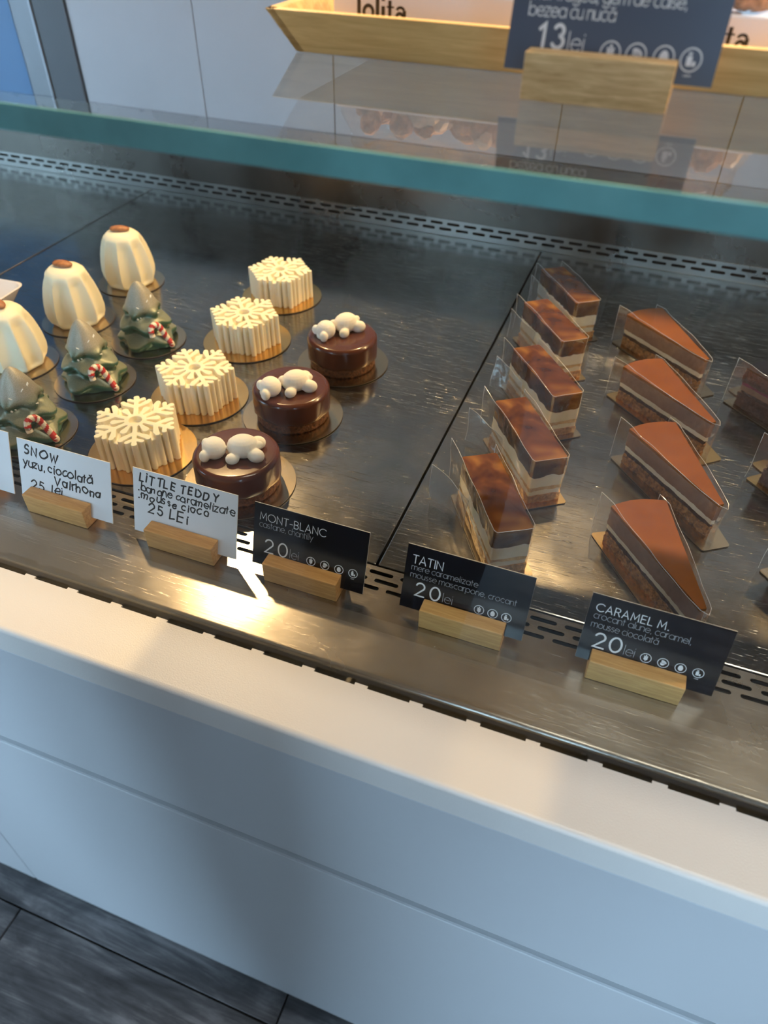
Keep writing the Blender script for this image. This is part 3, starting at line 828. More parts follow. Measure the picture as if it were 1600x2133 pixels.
# --- ivory snowflake cakes
def capsule(a, b, wd, n=6):
    a = Vector(a); b = Vector(b); d = (b-a).normalized(); pn = Vector((-d.y, d.x))
    out = []
    wa, wb = wd if isinstance(wd, tuple) else (wd, wd)
    a0 = atan2(pn.y, pn.x)
    for k in range(n+1): q = a0+pi*k/n; out.append((a.x+wa*cos(q), a.y+wa*sin(q)))
    for k in range(n+1): q = a0+pi+pi*k/n; out.append((b.x+wb*cos(q), b.y+wb*sin(q)))
    return out
def make_flake():
    t = thing('snowflake_cake', '', 'cake', group='ivory snowflake cakes')
    round_board(t, 0.0530, 'gold')
    H = 0.0385; g = G()
    # recessed core
    core = []
    for k in range(72):
        a = 2*pi*k/72; core.append(((0.0318+0.0020*cos(6*a))*cos(a), (0.0318+0.0020*cos(6*a))*sin(a)))
    g.prism(core, 0.0016, H-0.0055)
    def both(poly): g.prism(poly, 0.0016, H)
    for k in range(6):
        a = pi/3*k; d = Vector((cos(a), sin(a))); s = Vector((-sin(a), cos(a)))
        def pt(u, v_): return tuple(d*u+s*v_)
        g.prism(capsule(pt(0.009, 0), pt(0.0385, 0), 0.0023), H-0.010, H)            # arm
        both(capsule(pt(0.034, 0), pt(0.0392, 0), (0.0016, 0.0030)))                   # arm tip
        for sg in (1, -1):
            g.prism(capsule(pt(0.0215, 0.0), pt(0.0290, sg*0.0105), (0.0018, 0.0031)), H-0.010, H)
            both(capsule(pt(0.0275, sg*0.0088), pt(0.0315, sg*0.0125), (0.0018, 0.0027)))
            both(capsule(pt(0.0310, sg*0.0), pt(0.0355, sg*0.0068), (0.0014, 0.0025)))
        a2 = a+pi/6; d = Vector((cos(a2), sin(a2))); s = Vector((-sin(a2), cos(a2)))
        g.prism(capsule(pt(0.0115, 0), pt(0.0200, 0), (0.0017, 0.0036)), H-0.010, H)   # petal between the arms
        g.prism(capsule(pt(0.0285, 0), pt(0.0315, 0), (0.0030, 0.0030)), 0.0016, H-0.0045)
    ring = []
    n = 40
    v = [(0.0105*cos(2*pi*k/n), 0.0105*sin(2*pi*k/n), z) for z in (H-0.010, H) for k in range(n)]
    v += [(0.0062*cos(2*pi*k/n), 0.0062*sin(2*pi*k/n), z) for z in (H-0.010, H) for k in range(n)]
    f = []
    for k in range(n):
        k2 = (k+1) % n
        f += [(k, k2, n+k2, n+k), (2*n+k, 3*n+k, 3*n+k2, 2*n+k2), (n+k, n+k2, 3*n+k2, 3*n+k), (k, 2*n+k, 2*n+k2, k2)]
    g.add(v, f)
    b = g.build('body', M['ivory'], t)
    remesh(b, 0.00055, 3)
    return t
flake = make_flake()
flakes = [((-0.4430, 0.8110, 0), 0.25, 'ivory snowflake cake on gold board, farthest back of the row'),
          ((-0.4290, 0.6885, 0), 0.18, 'ivory snowflake cake on gold board, second from the back'),
          ((-0.4180, 0.5600, 0), 0.33, 'ivory snowflake cake on gold board, third from the back'),
          ((-0.4200, 0.4560, 0), 0.05, 'ivory snowflake cake between the SNOW and LITTLE TEDDY cards, nearest the counter front')]
for i, (l, rz, lab) in enumerate(flakes):
    if i == 0: flake.location = l; flake.rotation_euler = (0, 0, rz); flake['label'] = lab
    else: dup(flake, l, rz, lab)

# --- round chocolate cakes with a marshmallow bear
def make_teddy():
    t = thing('teddy_bear_cake', '', 'cake', group='round chocolate cakes with marshmallow bears')
    round_board(t, 0.0530, 'silverboard')
    g = G(); R = 0.0375
    prof = [(0, 0.0016), (R-0.001, 0.0016), (R, 0.003), (R+0.0003, 0.007), (R, 0.011), (R-0.0005, 0.0140), (0, 0.0140)]
    P2 = [prof[0]]
    for (r0, z0), (r1, z1) in zip(prof[1:-1], prof[2:-1]):
        for k in range(3): P2.append((r0+(r1-r0)*k/3, z0+(z1-z0)*k/3))
    P2 += [prof[-2], prof[-1]]
    g.lathe(P2, 220, rfun=lambda r, z, a: r*(1+0.022*noise.noise((r*cos(a)*330, r*sin(a)*330, z*420))+0.012*noise.noise((r*cos(a)*900, r*sin(a)*900, z*900))))
    g.build('biscuit_base', M['crumb_brown'], t, smooth=True, angle=3)
    g = G(); R = 0.0398; H = 0.0375
    prof = [(R-0.0035, 0.0128), (R-0.0012, 0.0122), (R, 0.0135), (R+0.0002, 0.018)]+[(R+0.0002-0.0052*(1-cos(radians(a))), H-0.0052+0.0052*sin(radians(a))) for a in range(0, 91, 10)]+[(0.015, H+0.0001), (0, H+0.0001)]
    g.lathe(prof, 120, rfun=lambda r, z, a: r if z > 0.014 else r*(1+0.012*sin(7*a)+0.008*sin(13*a+1)))
    g.build('chocolate_glaze', M['choc'], t, smooth=True, angle=3)
    # bear lying on its front, head to -x
    g = G(); z = H
    def el(x, y, zz, a, b, c, rz=0): g.ball((x*1.22, y*1.22, z-0.0008+zz*1.22), (a*1.25, b*1.25, c*1.22), 20, rot=Matrix.Rotation(rz, 4, 'Z'))
    el(-0.0150, 0.000, 0.0072, 0.0088, 0.0088, 0.0086)        # head
    el(-0.0215, 0.0070, 0.0060, 0.0036, 0.0038, 0.0046)       # ears
    el(-0.0215, -0.0070, 0.0050, 0.0038, 0.0038, 0.0050)
    el(-0.0205, 0.000, 0.0030, 0.0040, 0.0045, 0.0035)        # muzzle
    el(0.0065, 0.000, 0.0082, 0.0118, 0.0092, 0.0092)         # body
    el(-0.0010, -0.0095, 0.0040, 0.0052, 0.0042, 0.0045, 0.3) # arms
    el(-0.0010, 0.0095, 0.0042, 0.0052, 0.0042, 0.0045, -0.3)
    el(0.0160, -0.0075, 0.0048, 0.0066, 0.0050, 0.0056, -0.3) # legs
    el(0.0160, 0.0075, 0.0050, 0.0066, 0.0050, 0.0056, 0.3)
    el(0.0185, 0.000, 0.0090, 0.0030, 0.0030, 0.0030)         # tail
    b = g.build('marshmallow_bear', M['marsh'], t)
    remesh(b, 0.0006, 8)
    return t
ted = make_teddy()
teds = [((-0.3010, 0.6850, 0), 0.0, 'round chocolate cake with marshmallow bear, farthest back of three'),
        ((-0.3090, 0.5680, 0), 0.0, 'round chocolate cake with marshmallow bear, middle of three'),
        ((-0.3070, 0.4490, 0), 0.0, 'round chocolate cake with marshmallow bear, behind the handwritten LITTLE TEDDY card')]
bear_rz = [0.95, 0.75, 0.42]; bear_off = [(-0.0045, 0.004), (0.002, -0.009), (0.002, -0.004)]
for i, (l, rz, lab) in enumerate(teds):
    if i == 0: ted.location = l; ted['label'] = lab; r = ted
    else: r = dup(ted, l, rz, lab)
    for c in r.children:
        if c.name.startswith('marshmallow'):
            c.rotation_euler = (0, 0, bear_rz[i]); c.location = (bear_off[i][0], bear_off[i][1], 0)

# --- layered slices
def dense(poly, step=0.0016):
    out = []
    for (a, b), (c, d) in zip(poly, poly[1:]+poly[:1]):
        n = max(1, int(math.hypot(c-a, d-b)/step))
        for k in range(n): out.append((a+(c-a)*k/n, b+(d-b)*k/n))
    return out
def layer(name, poly, zlo, zhi, material, parent, rough=0.0, seed=0, rows=4, inset=0.0, label=None, fr=260, smooth=True, drip=0.0):
    """one cake layer: zlo/zhi are functions of (x, y)"""
    P = dense(poly); n = len(P); v = []; f = []
    cx = sum(p[0] for p in P)/n; cy = sum(p[1] for p in P)/n
    for r in range(rows+1):
        for i, (x, y) in enumerate(P):
            a, b = P[i-1], P[(i+1) % n]
            nx, ny = (b[1]-a[1]), -(b[0]-a[0]); L = math.hypot(nx, ny) or 1; nx, ny = nx/L, ny/L
            z = zlo(x, y)+(zhi(x, y)-zlo(x, y))*r/rows
            d = rough*(noise.noise((x*fr+seed*9, y*fr, z*fr*1.3))+0.6*noise.noise((x*fr*2.6, y*fr*2.6+seed, z*fr*3)))-inset
            v.append((x+nx*d, y+ny*d, z))
    for r in range(rows):
        for i in range(n):
            j = (i+1) % n; f.append((r*n+i, r*n+j, (r+1)*n+j, (r+1)*n+i))
    # caps as rings towards the centre
    for base, zf, flip in ((0, zlo, True), (rows*n, zhi, False)):
        prev = [base+i for i in range(n)]
        for s in (0.9, 0.6, 0.3):
            cur = []
            for i, (x, y) in enumerate(P):
                px, py = cx+(x-cx)*s, cy+(y-cy)*s
                cur.append(len(v)); v.append((px, py, zf(px, py)))
            for i in range(n):
                j = (i+1) % n
                q = (prev[i], prev[j], cur[j], cur[i]); f.append(q[::-1] if flip else q)
            prev = cur
        v.append((cx, cy, zf(cx, cy))); c = len(v)-1
        for i in range(n):
            j = (i+1) % n
            q = (prev[i], prev[j], c); f.append(q[::-1] if flip else q)
    g = G(); g.add(v, f)
    o = g.build(name, material, parent, smooth=smooth, angle=0.75, fix=False)
    if label: o['label'] = label
    return o
def flat(z): return lambda x, y: z
def wavy(z, a, s, fr=60): return lambda x, y: z+a*noise.noise((x*fr+s*3.1, y*fr-s*1.7, s))+0.4*a*noise.noise((x*fr*3+s, y*fr*3, s+5))
def rect_board(parent, poly, m='gold', tab=None):
    g = G(); n = len(poly); z0, z1 = 0.0003, 0.0014
    g.prism(poly, z0, z1); g.mi = [1, 0]+[1]*n
    if tab:
        g.prism(tab, z0+0.0002, z1-0.0001); g.mi += [1, 0]+[1]*len(tab)
    return g.build('cake_board', [M[m], M['board_edge']], parent)
def film_sheet(pts2, z0f, z1f, name, parent, rows=6, wob=0.0, seed=0):
    """upright sheet of acetate along a plan polyline"""
    P = []
    for (a, b), (c, d) in zip(pts2, pts2[1:]):
        n = max(1, int(math.hypot(c-a, d-b)/0.004))
        for k in range(n): P.append((a+(c-a)*k/n, b+(d-b)*k/n))
    P.append(pts2[-1]); n = len(P); v = []; f = []
    for r in range(rows+1):
        for i, (x, y) in enumerate(P):
            t = i/(n-1); z = z0f(t)+(z1f(t)-z0f(t))*r/rows
            dx_ = wob*noise.noise((x*40+seed, y*40, z*30)); dy_ = wob*noise.noise((x*40, y*40+seed+7, z*30))
            v.append((x+dx_, y+dy_, z))
    for r in range(rows):
        for i in range(n-1): f.append((r*n+i, r*n+i+1, (r+1)*n+i+1, (r+1)*n+i))
    g = G(); g.add(v, f)
    top = [v[rows*n+i] for i in range(n)]
    g.tube(top, 0.00022, 5, mi=1); g.tube([v[r*n] for r in range(rows+1)], 0.00022, 5, mi=1); g.tube([v[r*n+n-1] for r in range(rows+1)], 0.00022, 5, mi=1)
    return g.build(name, [M['film2'] if 'flap' in name else M['film'], M['film_edge']], parent, smooth=True, angle=3, fix=False)

def make_tatin(seed, flare):
    t = thing('apple_layer_slice', '', 'cake slice', group='caramelised apple slices in a row')
    hw, hl, H = 0.0160, 0.0490, 0.0505
    def pl(d=0, rc=0.0012): return rect_round(-hw-d, hw+d, -hl-d, hl+d, rc, 3)
    rect_board(t, rect_round(-hw-0.0052, hw+0.0052, -hl-0.0075, hl+0.0065, 0.003), 'silverboard' if seed % 2 else 'gold')
    i1 = wavy(0.0098, 0.0010, seed); i2 = wavy(0.0150, 0.0010, seed+3); i3 = wavy(0.0190, 0.0008, seed+5); i4 = wavy(0.0320, 0.0030, seed+8, 75)
    layer('biscuit_base', pl(0.0006), flat(0.0016), i1, M['crumb_gold'], t, 0.0013, seed, 5)
    layer('cream_filling', pl(-0.0004), i1, i2, M['cream'], t, 0.0005, seed+1, 3)
    layer('sponge', pl(-0.0002), i2, i3, M['sponge'], t, 0.0010, seed+2, 3)
    layer('cream_layer', pl(0.0), i3, i4, M['cream'], t, 0.0006, seed+3, 5, fr=120)
    o = layer('apple_jelly', pl(0.0002, 0.0022), i4, wavy(H, 0.0004, seed+9, 40), M['apple'], t, 0.0004, seed+4, 5, fr=90)
    d = 0.0012
    e = flare
    # film: starts in a flared corner at the back, runs down the long near side, round the front end, back up the far side
    film_sheet([(-hw-0.004, hl+0.016*e), (-hw-d-0.0015, hl+0.003), (-hw-d, -hl+0.002), (-hw-d+0.002, -hl-d), (hw+d-0.002, -hl-d), (hw+d, -hl+0.002), (hw+d, hl), (hw+d+0.001, hl+0.008)],
               lambda q: 0.0018+(0.010*max(0, 1-q*14)), lambda q: H+0.003+0.002*sin(q*9)+0.003*max(0, 1-q*12), 'acetate_film', t, wob=0.0018, seed=seed)
    film_sheet([(-hw-0.0025, hl*0.25), (-hw-0.010*e, hl*0.70), (-hw-0.020*e, hl+0.004)],
               lambda q: 0.0018+0.002*q, lambda q: 0.030+0.012*q, 'film_flap', t, wob=0.004, seed=seed+4)
    return t
TC = [(-0.0683, 0.4683), (-0.0608, 0.5675), (-0.0663, 0.6750), (-0.0788, 0.7863), (-0.0788, 0.8845)]
TD = [(0.049, -0.080), (0.057, -0.082), (0.061, -0.079), (0.063, -0.082), (0.067, -0.089)]
TLAB = ['apple slice in flared clear film directly behind the TATIN card', 'caramelised apple slice, second from the counter front in its row', 'caramelised apple slice, middle one of the row of five',
        'caramelised apple slice, second from the back of its row', 'caramelised apple slice at the back end of the row, near the rear grille']
for i, (c, d) in enumerate(zip(TC, TD)):
    t = make_tatin(i*5+1, [1.3, 1.2, 0.9, 0.6, 0.4][i]); t.location = (c[0], c[1], 0)
    t.rotation_euler = (0, 0, atan2(d[1], d[0])+pi/2); t['label'] = TLAB[i]

def wedge_poly(L=0.116, W=0.0485, d=0.0, tipw=0.0022):
    out = [(-tipw-d*0.6, -d), (tipw+d*0.6, -d)]
    for k in range(9):
        x = (W/2+d)*(1-2*k/8); out.append((x, L+d-0.0001+0.0048*(1-(2*x/W)**2)*1.0))
    return out
def make_wedge(kind, seed):
    t = thing('caramel_mousse_wedge' if kind == 'caramel' else 'chocolate_cherry_wedge', '', 'cake slice', group='caramel mousse wedges in a row' if kind == 'caramel' else 'dark chocolate slices at the right')
    P = wedge_poly
    L, W = 0.116, 0.0485
    H = 0.0405
    brd = [(-0.010, -0.014), (0.010, -0.014)]
    bp = []
    for cx, cy, a0, a1 in ((0.011, -0.012, 270, 350), (W/2+0.004, L+0.006, 0, 90), (-W/2-0.004, L+0.006, 90, 180), (-0.011, -0.012, 190, 270)):
        for k in range(5): q = radians(a0+(a1-a0)*k/4); bp.append((cx+0.003*cos(q), cy+0.003*sin(q)))
    rect_board(t, bp, 'gold' if seed % 2 else 'silverboard', rect_round(-0.010, 0.010, L+0.0085, L+0.026, 0.004, 4) if kind == 'choc' else None)
    if kind == 'caramel':
        a = wavy(0.0120, 0.0014, seed); b = wavy(0.0165, 0.0010, seed+1); c = wavy(0.0215, 0.0006, seed+2); e = flat(H-0.0030)
        def mous(x, y): return 0.0215
        layer('hazelnut_base', P(d=-0.0005), flat(0.0016), a, M['nutcake'], t, 0.0016, seed, 6)
        layer('dark_layer', P(d=-0.0010), a, b, M['cake_dark'], t, 0.0012, seed+1, 3)
        layer('cream_layer', P(d=-0.0006), b, c, M['cream'], t, 0.0005, seed+2, 3)
        layer('chocolate_mousse', P(d=0.0002), c, e, M['mousse'], t, 0.0006, seed+3, 6)
        layer('caramel_glaze', P(d=0.0005), e, flat(H), M['glazecar'], t, 0.0003, seed+4, 3, fr=90)
    else:
        H = 0.0465
        a = wavy(0.0170, 0.0016, seed); b = wavy(0.0205, 0.0010, seed+1); c = wavy(0.0265, 0.0010, seed+2); c2 = wavy(0.0300, 0.001, seed+3); e = flat(H-0.0022)
        layer('sponge_base', P(d=-0.0002), flat(0.0016), a, M['choc_mousse_dark'], t, 0.0020, seed, 7)
        layer('black_layer', P(d=-0.0020), a, b, M['cake_dark'], t, 0.0015, seed+1, 3)
        layer('chocolate_cream', P(d=-0.0006), b, c, M['mousse'], t, 0.0006, seed+1, 3)
        layer('cherry_layer', P(d=-0.0006), c, c2, M['cherry'], t, 0.0006, seed+2, 3)
        layer('chocolate_sponge', P(d=0.0004), c2, e, M['choc_mousse_dark'], t, 0.0018, seed+3, 6)
        layer('black_glaze', P(d=0.0008), e, flat(H), M['blackglaze'], t, 0.0002, seed+4, 2, fr=90)
    d = 0.0014
    film_sheet([(-W/2-0.007, L+0.010), (-W/2-d, L-0.004), (-0.0040, -0.0030), (0.0, -0.0085), (0.0040, -0.0030), (W/2+d, L-0.004), (W/2-0.002, L+0.008)],
               lambda q: 0.0018, lambda q: H+0.002+0.0015*sin(q*12)+0.0045*math.exp(-((q-0.5)/0.07)**2)*0+0.006*max(0, 1-q*10), 'acetate_film', t, wob=0.0013, seed=seed)
    return t
WP = [((-0.004, 0.8545), (0.034, 0.886), (0.092, 0.7795)), ((0.008, 0.7275), (0.0485, 0.7605), (0.103, 0.658)), ((0.0325, 0.6105), (0.071, 0.637), (0.1135, 0.5335)), ((0.0295, 0.495), (0.069, 0.5155), (0.1045, 0.407))]
WLAB = ['caramel glazed mousse wedge, farthest back of its row', 'caramel glazed mousse wedge, second from the back', 'caramel glazed mousse wedge, second from the counter front', 'caramel glazed mousse wedge directly behind the CARAMEL M. card']
def place_wedge(t, bl, br, tip):
    mb = ((bl[0]+br[0])/2, (bl[1]+br[1])/2)
    t.location = (tip[0], tip[1], 0); t.rotation_euler = (0, 0, atan2(mb[1]-tip[1], mb[0]-tip[0])-pi/2)
for i, (bl, br, tip) in enumerate(WP):
    t = make_wedge('caramel', i*3+2); place_wedge(t, bl, br, tip); t['label'] = WLAB[i]
CP = [((0.1290, 0.7680), (0.1700, 0.7960), (0.2270, 0.6950)), ((0.1560, 0.6330), (0.1950, 0.6600), (0.2500, 0.5590)), ((0.1680, 0.5060), (0.2080, 0.5300), (0.2560, 0.4260))]
CLAB = ['black glazed chocolate slice with pink cherry layer, farthest back at the right', 'dark chocolate slice at the right edge with an upright gold tab behind it', 'dark chocolate slice at the right edge, nearest the counter front']
for i, (bl, br, tip) in enumerate(CP):
    t = make_wedge('choc', i*3+20); place_wedge(t, bl, br, tip); t['label'] = CLAB[i]

# --- corner of a white porcelain dish
t = thing('porcelain_dish', 'square white porcelain dish with flared rim, cut by the left edge beside the domes', 'dish', (-0.7855, 0.5985, 0.0001), 0.05)
g = G()
def ring(h, z, r=0.012): return [(x, y, z) for x, y in rect_round(-h, h, -h, h, r, 6)]
R_ = [ring(0.040, 0.0006, 0.008), ring(0.044, 0.003, 0.009), ring(0.060, 0.030, 0.013), ring(0.0615, 0.0318, 0.013), ring(0.060, 0.0325, 0.012), ring(0.0575, 0.0310, 0.011), ring(0.042, 0.0060, 0.008), ring(0.038, 0.0048, 0.007)]
n = len(R_[0]); v = [p for r in R_ for p in r]; f = []
for k in range(len(R_)-1):
    for i in range(n): f.append((k*n+i, k*n+(i+1) % n, (k+1)*n+(i+1) % n, (k+1)*n+i))
f.append(tuple(range(n-1, -1, -1))); f.append(tuple(range((len(R_)-1)*n, len(R_)*n)))
g.add(v, f); g.build('bowl', M['dish'], t, smooth=True, angle=0.9)

# ================================================================== PRICE CARDS IN WOODEN HOLDERS
def make_holder(loc, wd, label, m='oak', rz=0.0, k=1.0, tilt=0.30, group='wooden price card holders'):
    t = thing('card_holder', label, 'card holder', loc, rz, group)
    # end profile (y, z) with a slanted slot for the card
    h = 0.0200*k; s = sin(tilt)/cos(tilt)
    def cy(z): return (0.0090+(z-0.006)*s)*1.0
    zb = 0.0055*k
    prof = [(0, 0), (0.0235*k, 0), (0.0185*k, h), (cy(h/k)*k+0.0009, h), (cy(zb/k)*k+0.0009, zb), (cy(zb/k)*k-0.0006, zb), (cy(h/k)*k-0.0006, h), (0, h)]
    g = G(); g.prism(prof, 0, wd, T)
    g.build('wood_block', M[m], t, bevel=0.0009*k, segs=3, smooth=True)
    return t
def make_card(x, y, z, wd, ht, tilt, label, style, lines, icons=(), rz=0.0, k=1.0, group='price cards on the deck'):
    """x, y, z: lower left corner of the front face"""
    t = thing('price_card', label, 'price card', (x, y, z), 0, group)
    Tm = card_frame(0, 0, 0, tilt, rz)
    th = 0.0007
    g = G()
    g.box(0, wd, 0, ht, -th, 0, Tm, mi=1)
    g.mi[1] = 0 if style != 'white' else 0; g.mi[0] = 0
    o = g.build('card', [M[{'black': 'card_black', 'white': 'card_white', 'sheen': 'card_sheen'}[style]], M['card_core']], t, fix=False)
    g = G()
    zt = 0.00006
    for (txt, tx, ty, h, wt, mi, opt) in lines:
        ribbon(g, text_strokes(txt, tx, ty, h, **opt), wt, zt, mi, Tm)
    mats = [M['ink'], M['ink'], M['ink']] if style == 'white' else [M['print_white'], M['print_grey'], M['card_black']]
    if lines: g.build('lettering', mats, t, fix=False)
    if icons:
        g = G()
        for kind, cx, cy, lab in icons: icon(g, kind, cx, cy, 0.0037*k, Tm, 0, 2, zt, lab, k)
        g.build('allergen_icons', mats, t, fix=False)
    return t
TI = 0.305
HL = {'hand': 1.0, 'slant': 0.12}
# MONT-BLANC
cards_group = 'black printed price cards'
lab_icons = [('wheat', 'Gluten'), ('nut', 'Fructe cu coajă'), ('egg', 'Ouă'), ('milk', 'Lapte')]
make_holder((-0.2284, 0.3458, 0.0001), 0.0650, 'oak holder of the MONT-BLANC card', 'oak')
make_card(-0.2432, 0.3548, 0.0078, 0.0990, 0.0560, TI, 'black MONT-BLANC price card, third card from the left', 'black',
          [('MONT-BLANC', 0.0054, 0.0416, 0.0066, 0.00052, 0, dict(fit=0.0630)),
           ('castane, chantilly', 0.0050, 0.0352, 0.0056, 0.00026, 1, dict(fit=0.0525, space=0.3)),
           ('20', 0.0112, 0.0130, 0.0120, 0.00125, 0, dict(fit=0.0310)),
           ('lei', 0.0332, 0.0137, 0.0082, 0.00030, 1, dict(fit=0.0415))],
          [(a, x_, 0.0164, l_) for (a, l_), x_ in zip(lab_icons, (0.0523, 0.0645, 0.0768, 0.0890))], rz=0.0, group=cards_group)
# TATIN
make_holder((-0.0941, 0.3459, 0.0001), 0.0652, 'pale oak holder of the TATIN card', 'oak2')
make_card(-0.1132, 0.3554, 0.0078, 0.0980, 0.0560, TI, 'black TATIN price card in front of the apple slices', 'black',
          [('TATIN', 0.0052, 0.0405, 0.0070, 0.00066, 0, dict(fit=0.0290)),
           ('mere caramelizate', 0.0052, 0.0347, 0.0052, 0.00026, 1, dict(fit=0.0575, space=0.3)),
           ('mousse mascarpone, crocant', 0.0052, 0.0282, 0.0052, 0.00026, 1, dict(fit=0.0883, space=0.3)),
           ('20', 0.0112, 0.0130, 0.0116, 0.00130, 0, dict(fit=0.0305)),
           ('lei', 0.0328, 0.0137, 0.0080, 0.00030, 1, dict(fit=0.0410))],
          [(a, x_, 0.0162, l_) for (a, l_), x_ in zip([lab_icons[0], lab_icons[2], lab_icons[3]], (0.0620, 0.0726, 0.0832))], group=cards_group)
# CARAMEL M.
make_holder((0.0351, 0.3455, 0.0001), 0.0665, 'pale oak holder of the CARAMEL M. card', 'oak2')
make_card(0.0250, 0.3552, 0.0092, 0.0965, 0.0560, TI, 'black CARAMEL M. price card, rightmost of the row', 'black',
          [('CARAMEL M.', 0.0050, 0.0424, 0.0062, 0.00066, 0, dict(fit=0.0552)),
           ('crocant alune, caramel,', 0.0047, 0.0362, 0.0056, 0.00026, 1, dict(fit=0.0720, space=0.3)),
           ('mousse ciocolată', 0.0047, 0.0288, 0.0056, 0.00026, 1, dict(fit=0.0515, space=0.3)),
           ('20', 0.0100, 0.0128, 0.0122, 0.00140, 0, dict(fit=0.0290)),
           ('lei', 0.0312, 0.0132, 0.0082, 0.00030, 1, dict(fit=0.0392))],
          [(a, x_, 0.0156, l_) for (a, l_), x_ in zip(lab_icons, (0.0470, 0.0590, 0.0710, 0.0830))], group=cards_group)
# SNOW (handwritten)
make_holder((-0.4655, 0.3433, 0.0001), 0.0643, 'oak holder of the handwritten SNOW card', 'oak')
make_card(-0.4770, 0.3523, 0.0063, 0.0975, 0.0580, TI, 'white handwritten SNOW price card before the fir tree cake', 'white',
          [('SNOW', 0.0060, 0.0440, 0.0088, 0.0017, 0, dict(fit=0.0440, hand=1.5, slant=0.18)),
           ('yuzu, ciocolată', 0.0045, 0.0325, 0.0080, 0.0014, 0, dict(fit=0.0780, space=0.22, hand=1.5, slant=0.12)),
           ('Valrhona', 0.0375, 0.0218, 0.0080, 0.0015, 0, dict(fit=0.0860, hand=1.5, slant=0.08)),
           ('25 lei', 0.0115, 0.0120, 0.0092, 0.0014, 0, dict(fit=0.0450, hand=1.5, slant=0.15, space=0.7))], group='white handwritten price cards')
# LITTLE TEDDY (handwritten)
make_holder((-0.3399, 0.3444, 0.0001), 0.0652, 'oak holder of the handwritten LITTLE TEDDY card', 'oak')
make_card(-0.3575, 0.3532, 0.0063, 0.0995, 0.0595, TI, 'white handwritten LITTLE TEDDY price card before a bear cake', 'white',
          [('LiTTLE TEDDY', 0.0060, 0.0480, 0.0076, 0.0015, 0, dict(fit=0.0815, hand=1.4, slant=0.15)),
           ('.banane caramelizate', 0.0048, 0.0398, 0.0066, 0.0012, 0, dict(fit=0.0960, hand=1.5, slant=0.1)),
           ('.mousse cioco', 0.0048, 0.0322, 0.0068, 0.0013, 0, dict(fit=0.0725, hand=1.5, slant=0.1)),
           ('25 LEi', 0.0140, 0.0205, 0.0090, 0.0015, 0, dict(fit=0.0530, hand=1.4, slant=0.12, space=0.3))], group='white handwritten price cards')
# the next white card, cut by the picture edge
make_holder((-0.5750, 0.3440, 0.0001), 0.0640, 'oak holder of the white card cut by the left edge', 'oak')
make_card(-0.5850, 0.3528, 0.0063, 0.0985, 0.0600, TI, 'white price card cut off by the left picture edge', 'white',
          [], group='white handwritten price cards')

# ================================================================== ON THE GLASS TOP
ZS = SH+0.0002
make_holder((-0.0777, 0.4022, ZS), 0.0700, 'grained ash holder on the glass top', 'beech', k=1.03, tilt=0.22)
make_card(-0.0895, 0.4128, ZS+0.0108, 0.0990, 0.0590, 0.22, 'slate grey 13 lei price card with light reflection painted in, standing on the glass top', 'sheen',
          [('blat fraged, gem de caise,', 0.0083, 0.0292, 0.0056, 0.00050, 0, dict(fit=0.0796, space=0.3)),
           ('bezea cu nucă', 0.0083, 0.0225, 0.0056, 0.00050, 0, dict(fit=0.0490, space=0.3)),
           ('13', 0.0152, 0.0103, 0.0092, 0.00165, 0, dict(fit=0.0272)),
           ('lei', 0.0292, 0.0096, 0.0075, 0.00045, 0, dict(fit=0.0372))],
          [(a, x_, 0.0102, l_) for (a, l_), x_ in zip(lab_icons, (0.0500, 0.0620, 0.0747, 0.0870))], k=1.25, group='price card on the glass top')
# bamboo tray with flared sides
t = thing('bamboo_tray', 'bamboo tray with flared sides standing on the glass top', 'tray', (0.10, 0.562, ZS))
bx0, bx1, by0, by1, hh, fl, th = -0.326, 0.30, -0.105, 0.105, 0.0225, 0.0125, 0.0065
g = G(); g.box(bx0, bx1, by0, by1, 0, 0.005); g.build('base', M['bamboo'], t, bevel=0.0008)
def wallp(name, c0, c1, inx):
    """wall board between two bottom corners; inx = inward direction"""
    g = G(); d = (Vector(c1)-Vector(c0)).normalized()
    ix = Vector((inx[0], inx[1], 0)); dv = Vector((d.x, d.y, 0))
    A, B = Vector((*c0, 0)), Vector((*c1, 0))
    Z = Vector((0, 0, hh))
    v = [A, B, B+ix*th, A+ix*th, A-ix*fl-dv*fl+Z, B-ix*fl+dv*fl+Z, B+ix*(th-fl)+dv*(fl)+Z, A+ix*(th-fl)-dv*(fl)+Z]
    g.add([tuple(p) for p in v], [(0, 3, 2, 1), (4, 5, 6, 7), (0, 1, 5, 4), (3, 7, 6, 2), (0, 4, 7, 3), (1, 2, 6, 5)])
    g.build('side_board', M['bamboo'], t, bevel=0.0007)
wallp('f', (bx0, by0), (bx1, by0), (0, 1)); wallp('b', (bx1, by1), (bx0, by1), (0, -1))
wallp('l', (bx0, by1), (bx0, by0), (1, 0)); wallp('r', (bx1, by0), (bx1, by1), (-1, 0))
